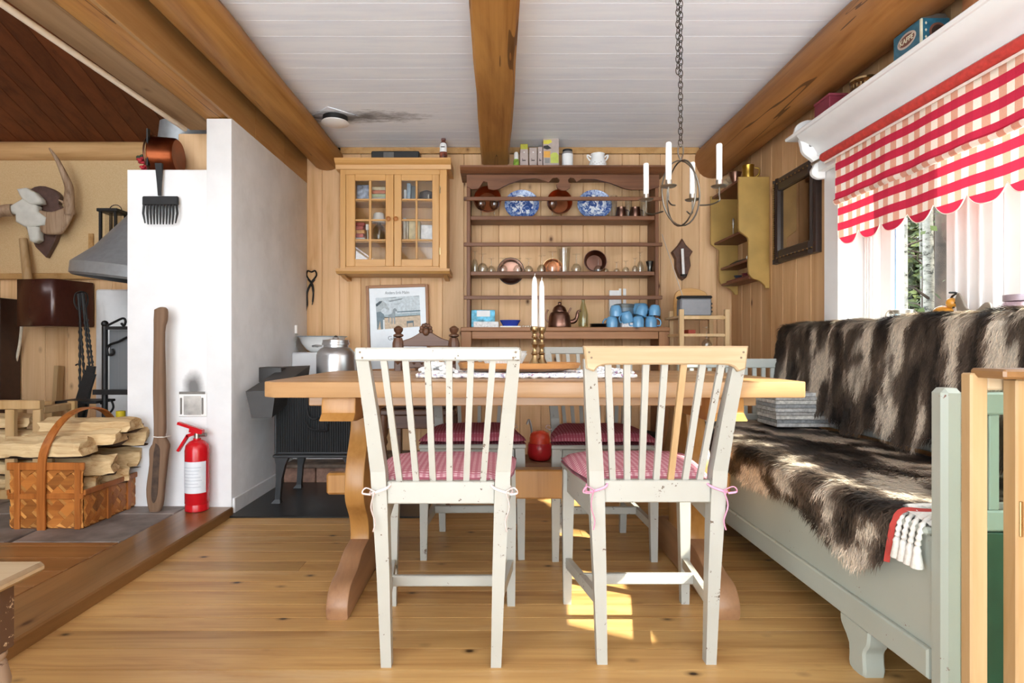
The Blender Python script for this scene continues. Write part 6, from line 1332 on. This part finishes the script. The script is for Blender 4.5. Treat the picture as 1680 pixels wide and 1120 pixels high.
# oval wooden tray
ztr = zt+.019
tc_ = Vector((PX(852, 2.2), 2.21, ztr)); t = thing('wooden_tray', 'long oval wooden tray carrying the brass candlesticks', 'tray', tc_)
B().lathe([(0, 0), (.16, 0), (.225, .012), (.232, .03), (.226, .032), (.215, .016), (.15, .008), (0, .008)], tc_, 44, Matrix.Diagonal((1, .55, 1)), False).build('tray', wood('tray_wood', '#b98450', '#8e5c32', 'x', .4, .1, 1), t, 50)
# brass candlesticks
def brass(px, Y, label, ht=.16, z=ztr+.009):
    c = Vector((PX(px, Y), Y, z)); t = thing('brass_candlestick', label, 'candlestick', c, 'brass candlesticks on the table')
    pf = [(.036, 0), (.037, .004), (.03, .012), (.02, .022), (.011, .04), (.009, .05), (.014, .056), (.009, .062), (.007, .075), (.012, .085), (.015, .092), (.009, .10), (.007, .11), (.013, .118), (.009, .125), (.008, .132), (.014, .14), (.017, .15), (.017, .156), (.012, .16), (0, .158)]
    B().lathe([(r, zz*ht/.16) for r, zz in pf], c, 20).build('stick', M_BRASS, t, 50)
    zt_ = PZ(452 if px < 880 else 458, Y); cb_ = c+Vector((0, 0, ht-.004))
    cd = B().lathe([(.011, 0), (.0125, .01), (.0105, zt_-cb_.z-.03), (.007, zt_-cb_.z-.01), (0, zt_-cb_.z)], cb_, 14).build('candle', M_CAND, t, 50)
    B().cyl(Vector((c.x, Y, zt_-.003)), Vector((c.x+.002, Y, zt_+.008)), .001, n=5).build('wick', M_PAPER, cd)
brass(877, 2.22, 'brass candlestick with tall white candle, left of the pair'); brass(888.5, 2.28, 'brass candlestick with tall white candle, right of the pair')
c = Vector((PX(826, 2.32), 2.30, ztr+.009)); t = thing('white_bowl', 'white fluted bowl on the wooden tray', 'bowl', c)
B().lathe([(.06, 0), (.062, .004), (.07, .02), (.088, .055), (.092, .066), (.088, .066), (.066, .02), (0, .01)], c, 36).build('bowl', M_WHITE, t, 50)
for k in range(22):
    a = math.pi*(1+k/21); B().cyl(c+Vector((.066*math.cos(a), .066*math.sin(a), .008)), c+Vector((.091*math.cos(a), .091*math.sin(a), .056)), .0025, n=5).build('flute', M_WHITE, t, 60)

# ================================================================== CHANDELIER
cx_, cy_ = .715, 2.27
t = thing('chandelier', 'wrought wire chandelier with four white candles on a long chain', 'chandelier', Vector((cx_, cy_, 1.33)))
zl, zh = 1.333, 1.585
for a in (.35, .35+math.pi/2):
    pts = []
    for k in range(28):
        q = 2*math.pi*k/28; r = .088*math.sin(q); z = (zl+zh)/2+.126*math.cos(q)*(1 if math.cos(q) < 0 else 1)
        pts.append(Vector((cx_+r*math.cos(a), cy_+r*math.sin(a), z)))
    B().tube(pts, .0032, 6, True).build('wire_hoop', M_IRONB, t, 60)
for k, (dx, dy) in enumerate(((-.11, .1), (-.078, -.1), (.077, .1), (.11, -.1))):
    d = Vector((dx, dy, 0)); c = Vector((cx_+dx, cy_+dy, 1.455)); base = Vector((cx_, cy_, 0))+d*.5; base.z = 1.40
    am = B().tube(smooth_path([base, base+d*.28+Vector((0, 0, -.004)), Vector((c.x, c.y, 1.405)), Vector((c.x, c.y, 1.425)), c], 4), .003, 6).build('arm', M_IRONB, t, 60)
    B().lathe([(0, 0), (.026, .001), (.03, .005), (.026, .005), (.012, .004), (.012, .026), (.0105, .026), (.0105, .006), (0, .006)], c, 18).build('drip_cup', M_STEEL, am, 45)
    h = (.15, .165, .155, .16)[k]
    b = B().lathe([(.0105, .006), (.011, .03), (.0112, h*.5), (.011, h-.004), (.009, h), (0, h)], c, 14); b.jitter(.0012, 60, k); b.build('candle', M_CAND, am, 60)
B().tube(smooth_path([Vector((cx_, cy_, zh)), Vector((cx_-.012, cy_, zh+.03)), Vector((cx_-.008, cy_, zh+.06)), Vector((cx_+.006, cy_, zh+.058)), Vector((cx_+.008, cy_, zh+.03)), Vector((cx_, cy_, zh))], 5), .0028, 6).build('hook', M_STEEL, t, 60)
lk = None; M_CH = metal('chain_iron', '#57534d', .45)
def chain(x, z0, z1):
    global lk
    n_ = int((z1-z0)/.0225); 
    for k in range(n_):
        z = z0+.0135+k*.0225
        if lk is None:
            pts = [Vector((.009*math.cos(2*math.pi*q/14), 0, .0155*math.sin(2*math.pi*q/14))) for q in range(14)]
            lk = B().tube(pts, .0017, 5, True).mesh('chain_link', M_CH, 60)
        o = link('chain_link', lk, Vector((x, cy_, z)), t); o.rotation_euler = (0, 0, (k % 2)*math.pi/2+.2)
chain(cx_-.002, zh+.055, ZC-.01); chain(cx_-.012, PZ(122, cy_), ZC-.01)
B().lathe([(.02, 0), (.02, -.008), (.006, -.014), (0, -.014)], Vector((cx_-.005, cy_, ZC-.001)), 14).build('ceiling_hook', M_CH, t, 45)

# ================================================================== WINDOW SHELF AND SILL
t = thing('maroon_box', 'plain maroon box with pale lid edge at the far end of the window shelf', 'box', Vector((1.6, 2.8, ZS)))
B().box(1.555, 1.64, 2.735, 2.865, ZS, ZS+.092, None, .002).build('box', plain('maroon', '#7d2a3a', .5, var=.06), t); B().box(1.552, 1.643, 2.732, 2.868, ZS+.092, ZS+.104, None, .002).build('lid', plain('maroon_lid', '#8d3a48', .5), t)
c = Vector((1.605, 2.56, ZS)); t = thing('round_tin', 'round brown and gold tin beside the maroon box on the window shelf', 'tin', c)
B().lathe([(.05, 0), (.052, .003), (.052, .07), (.05, .073), (.054, .075), (.054, .085), (.048, .085)], c, 26).build('can', plain('brown_gold_print', '#6b431f', .35, .3, .5, .4, 60), t, 45); B().lathe([(.0545, .076), (.0545, .084)], c, 26, None, False).build('rim', M_BRASS, t)
for k in range(9):
    a = math.radians(180+k*16); B().box(c.x+.0522*math.cos(a)-.003, c.x+.0522*math.cos(a)+.003, c.y+.0522*math.sin(a)-.003, c.y+.0522*math.sin(a)+.003, c.z+.045, c.z+.06, Matrix.Rotation(a, 3, 'Z')).build('gold_letter', M_BRASS, t)
t = thing('coffee_tin', 'blue coffee tin with an oval KAFFE label on the window shelf', 'tin', Vector((1.6, 2.2, ZS)))
kx, ky0, ky1 = 1.548, 2.135, 2.285; M_TEAL = plain('teal_print', '#2f6478', .35, .1, .5, .15, 40)
B().box(kx, 1.655, ky0, ky1, ZS, ZS+.12, None, .003).build('can', M_TEAL, t); 
B().prism([(1.552, ZS+.12), (1.651, ZS+.12), (1.64, ZS+.137), (1.563, ZS+.137)], 'y', ky0+.004, ky1-.004).build('lid', plain('tin_lid', '#6b5f55', .4, .3), t)
B().box(kx-.0008, kx+.006, ky0-.0008, ky0+.006, ZS+.004, ZS+.116).build('corner_stripe', plain('cream_print', '#d8d2b8', .5), t)
zm = ZS+.075; ym = (ky0+ky1)/2
B().prism(circ(ym, zm, .05, 28, .028), 'x', kx-.0006, kx).build('pale_oval', plain('pale_oval', '#b9a698', .5), t); B().prism(circ(ym, zm, .042, 28, .02), 'x', kx-.0012, kx-.0006).build('brown_oval', plain('brown_oval', '#6d4334', .5), t)
text('lettering', 'KAFFE', .027, Vector((kx-.0016, ym, zm)), plain('cream_print', '#d8d2b8'), t, '-x', bold=.0004)
B().prism(circ(1.61, ZS+.07, .032, 24), 'y', ky0-.0006, ky0).build('round_emblem', plain('brown_oval', '#6d4334'), t); B().prism(circ(1.61, ZS+.07, .024, 24), 'y', ky0-.0012, ky0-.0006).build('emblem_core', plain('dark_emblem', '#33241f', .5), t)
for z in (ZS+.05, ZS+.075, ZS+.1): B().prism([(1.566, z-.006), (1.57, z), (1.566, z+.006), (1.562, z)], 'y', ky0-.0006, ky0).build('diamond', plain('cream_print', '#d8d2b8'), t)
t = thing('leather_pouch', 'folded tan leather pouch on the window shelf near the top edge', 'pouch', Vector((1.6, 1.95, ZS)))
B().prism([(1.57, ZS), (1.66, ZS), (1.655, ZS+.12), (1.61, ZS+.16), (1.575, ZS+.09)], 'y', 1.87, 1.99, .012).build('pouch', plain('tan_leather', '#a06a42', .5, var=.15), t, 50); B().tube([(1.565, 1.865, ZS+.02), (1.58, 1.862, ZS+.09), (1.60, 1.862, ZS+.16)], .004, 6).build('strap', plain('dark_strap', '#5b3320', .5), t)
# sill things
zs_ = WZ0
c = Vector((1.73, 2.50, zs_)); t = thing('glass_jar', 'clear clip-top jar on the window sill behind the fur', 'jar', c)
B().lathe([(.045, 0), (.048, .005), (.048, .07), (.042, .078), (.042, .084)], c, 22).build('jar', M_GLASS, t, 50); B().lathe([(.046, .084), (.047, .098), (.03, .103), (0, .103)], c, 22).build('lid', M_STEEL, t, 45)
B().tube(arc((c.y, c.z+.07), .028, 0, math.pi, 12, 'yz', c.x-.05), .003, 5).build('clip', M_STEEL, t)
c = Vector((1.73, 2.27, zs_)); t = thing('amber_bird', 'small amber bird figurine on the window sill', 'figurine', c)
B().ball(c+Vector((0, 0, .075)), .035, (.8, 1.3, .8), 14, 9).ball(c+Vector((0, -.045, .11)), .02, (1, 1, 1), 10, 7).cyl(c, c+Vector((0, 0, .06)), .006).lathe([(.03, 0), (.03, .008), (0, .01)], c, 14).build('body', plain('amber', '#c98a2c', .3, var=.2), t, 60); B().cyl(c+Vector((0, -.062, .11)), c+Vector((0, -.08, .105)), .005, .001, 6).build('beak', M_BLACK, t)
c = Vector((1.73, 2.12, zs_)); t = thing('metal_rooster', 'grey metal bird silhouette on the window sill', 'figurine', c)
ol = curve2([(2.20, zs_), (2.195, zs_+.07), (2.205, zs_+.12), (2.19, zs_+.145), (2.17, zs_+.12), (2.15, zs_+.085), (2.11, zs_+.075), (2.07, zs_+.10), (2.045, zs_+.09), (2.05, zs_+.05), (2.07, zs_+.03), (2.07, zs_)], 3)
B().prism(ol, 'x', 1.725, 1.733, .002).build('body', plain('grey_tin', '#8b8378', .4, .4), t, 40)
B().tube(smooth_path([(1.729, 2.215, zs_+.09), (1.729, 2.225, zs_+.13), (1.729, 2.20, zs_+.145), (1.729, 2.235, zs_+.15)], 4), .004, 6).build('comb', M_IRON, t, 60)
c = Vector((1.73, 1.93, zs_)); t = thing('glass_jar', 'tinted lidded jar at the near end of the window sill', 'jar', c)
B().lathe([(.045, 0), (.05, .005), (.05, .085), (.044, .095)], c, 22).build('jar', glass('mauve_glass', (.75, .66, .72, 1), .06, 1.5), t, 50); B().lathe([(.048, .095), (.048, .115), (0, .117)], c, 22).build('lid', plain('mauve_lid', '#8d7f88', .4, .3), t, 45)

# ================================================================== OUTDOORS
gr = B(); gr.grid(lambda u, v: (2.2+u*40, -30+v*70, -.75+.15*noise.noise(Vector((u*14, v*22, 0)))), 30, 40)
s_ = N('forest_floor'); s_.set(.95, 0, .1); n1 = s_.noise(s_.coord((1, 1, 1), False), 1.4, 6); s_.col(s_.ramp(n1, [(.3, C('#3a3a22')), (.7, C('#5d5a3c'))])); struct(gr.build('ground', s_.m, None, 60), 'forest floor outside the window')
s_ = N('birch_bark'); s_.set(.8, 0, .2); n1 = s_.noise(s_.coord((1, 1, 2.2)), 9, 5, .7); s_.col(s_.ramp(n1, [(.36, C('#1c1814')), (.46, C('#6d6a64')), (.8, C('#8f8c86'))])); M_BIRCH = s_.m
M_PINEB = plain('pine_bark', '#3d3028', .9, var=.3, scale=4, bump=.5)
s_ = N('leaves'); s_.set(.7, 0, .2); oi = s_.n('ShaderNodeNewGeometry'); s_.col(s_.ramp(oi.outputs['Random Per Island'], [(0, C('#1c2411')), (.5, C('#323c1c')), (1, C('#5a5f30'))])); M_LEAF = s_.m
rt = random.Random(11)
spots = []
for k in range(30):
    px = rt.uniform(1462, 1585) if k < 20 else rt.uniform(1645, 1720); d = rt.uniform(9, 17); sl_ = (px-815)/960; yy = d/math.sqrt(1+sl_*sl_); spots.append((sl_*yy, yy))
for k in range(12): spots.append((rt.uniform(9, 13), rt.uniform(2.5, 15)))
words = ['slim', 'leaning', 'straight', 'pale', 'dark', 'crooked']
for k, (x, yy) in enumerate(sorted(spots, key=lambda p: p[1])):
    birch = k % 3 != 0; hgt = rt.uniform(7, 10); r = rt.uniform(.05, .08)*(1 if birch else 1.4)
    tr = thing('birch_tree' if birch else 'pine_tree', 'white-barked birch tree in the forest outside the window' if birch else 'brown-barked pine tree in the forest outside the window', 'tree', Vector((x, yy, -.85)), 'birches outside the window' if birch else 'pines outside the window')
    lx, ly = rt.uniform(-.3, .3), rt.uniform(-.3, .3); pts = [Vector((x+lx*(q/8)**1.5, yy+ly*(q/8)**1.5, -.85+hgt*q/8)) for q in range(9)]
    B().tube(pts, [r*(1-.075*q) for q in range(9)], 9).build('trunk', M_BIRCH if birch else M_PINEB, tr, 60)
    b = B()
    for q in range(5):
        z = -.85+hgt*rt.uniform(.18, .9); a = rt.uniform(0, 6.28); L = rt.uniform(.4, 1.1); b.tube([Vector((x, yy, z)), Vector((x+L*.5*math.cos(a), yy+L*.5*math.sin(a), z+.15)), Vector((x+L*math.cos(a), yy+L*math.sin(a), z+.2))], [.02, .014, .006], 5)
    b.build('branch', M_PINEB, tr, 60)
    vs_, fs = [], []
    for q in range(260):
        z = -.6+hgt*rt.random()**.8; rad = 1.0*rt.random()**.6*(1.1-.5*abs(z/hgt-.5)); a = rt.uniform(0, 6.28); c = Vector((x+rad*math.cos(a), yy+rad*math.sin(a), z)); u = Vector((rt.uniform(-1, 1), rt.uniform(-1, 1), rt.uniform(-1, 1))).normalized()*rt.uniform(.03, .07); w = u.orthogonal().normalized()*u.length*.6
        b0 = len(vs_); vs_ += [c-u, c+w, c+u, c-w]; fs.append((b0, b0+1, b0+2, b0+3))
    me = bpy.data.meshes.new('foliage'); me.from_pydata([v-Vector((x, yy, 0)) for v in vs_], [], fs); me.materials.append(M_LEAF); o = link('foliage', me, Vector((x, yy, 0)), tr); o['kind'] = 'stuff'
# undergrowth behind the trees
vs_, fs = [], []
for q in range(46000):
    c = Vector((14+6*rt.random(), -1+27*rt.random(), -.8+9*rt.random()**1.15)); u = Vector((rt.uniform(-1, 1), rt.uniform(-1, 1), rt.uniform(-1, 1))).normalized()*rt.uniform(.2, .4); w = u.orthogonal().normalized()*u.length*.5
    b0 = len(vs_); vs_ += [c-u, c+w, c+u, c-w]; fs.append((b0, b0+1, b0+2, b0+3))
me = bpy.data.meshes.new('undergrowth'); me.from_pydata(vs_, [], fs); me.materials.append(M_LEAF); o = link('undergrowth', me, Vector((0, 0, 0))); tag(o, 'green and yellow undergrowth of the forest outside the window', 'foliage'); o['kind'] = 'stuff'
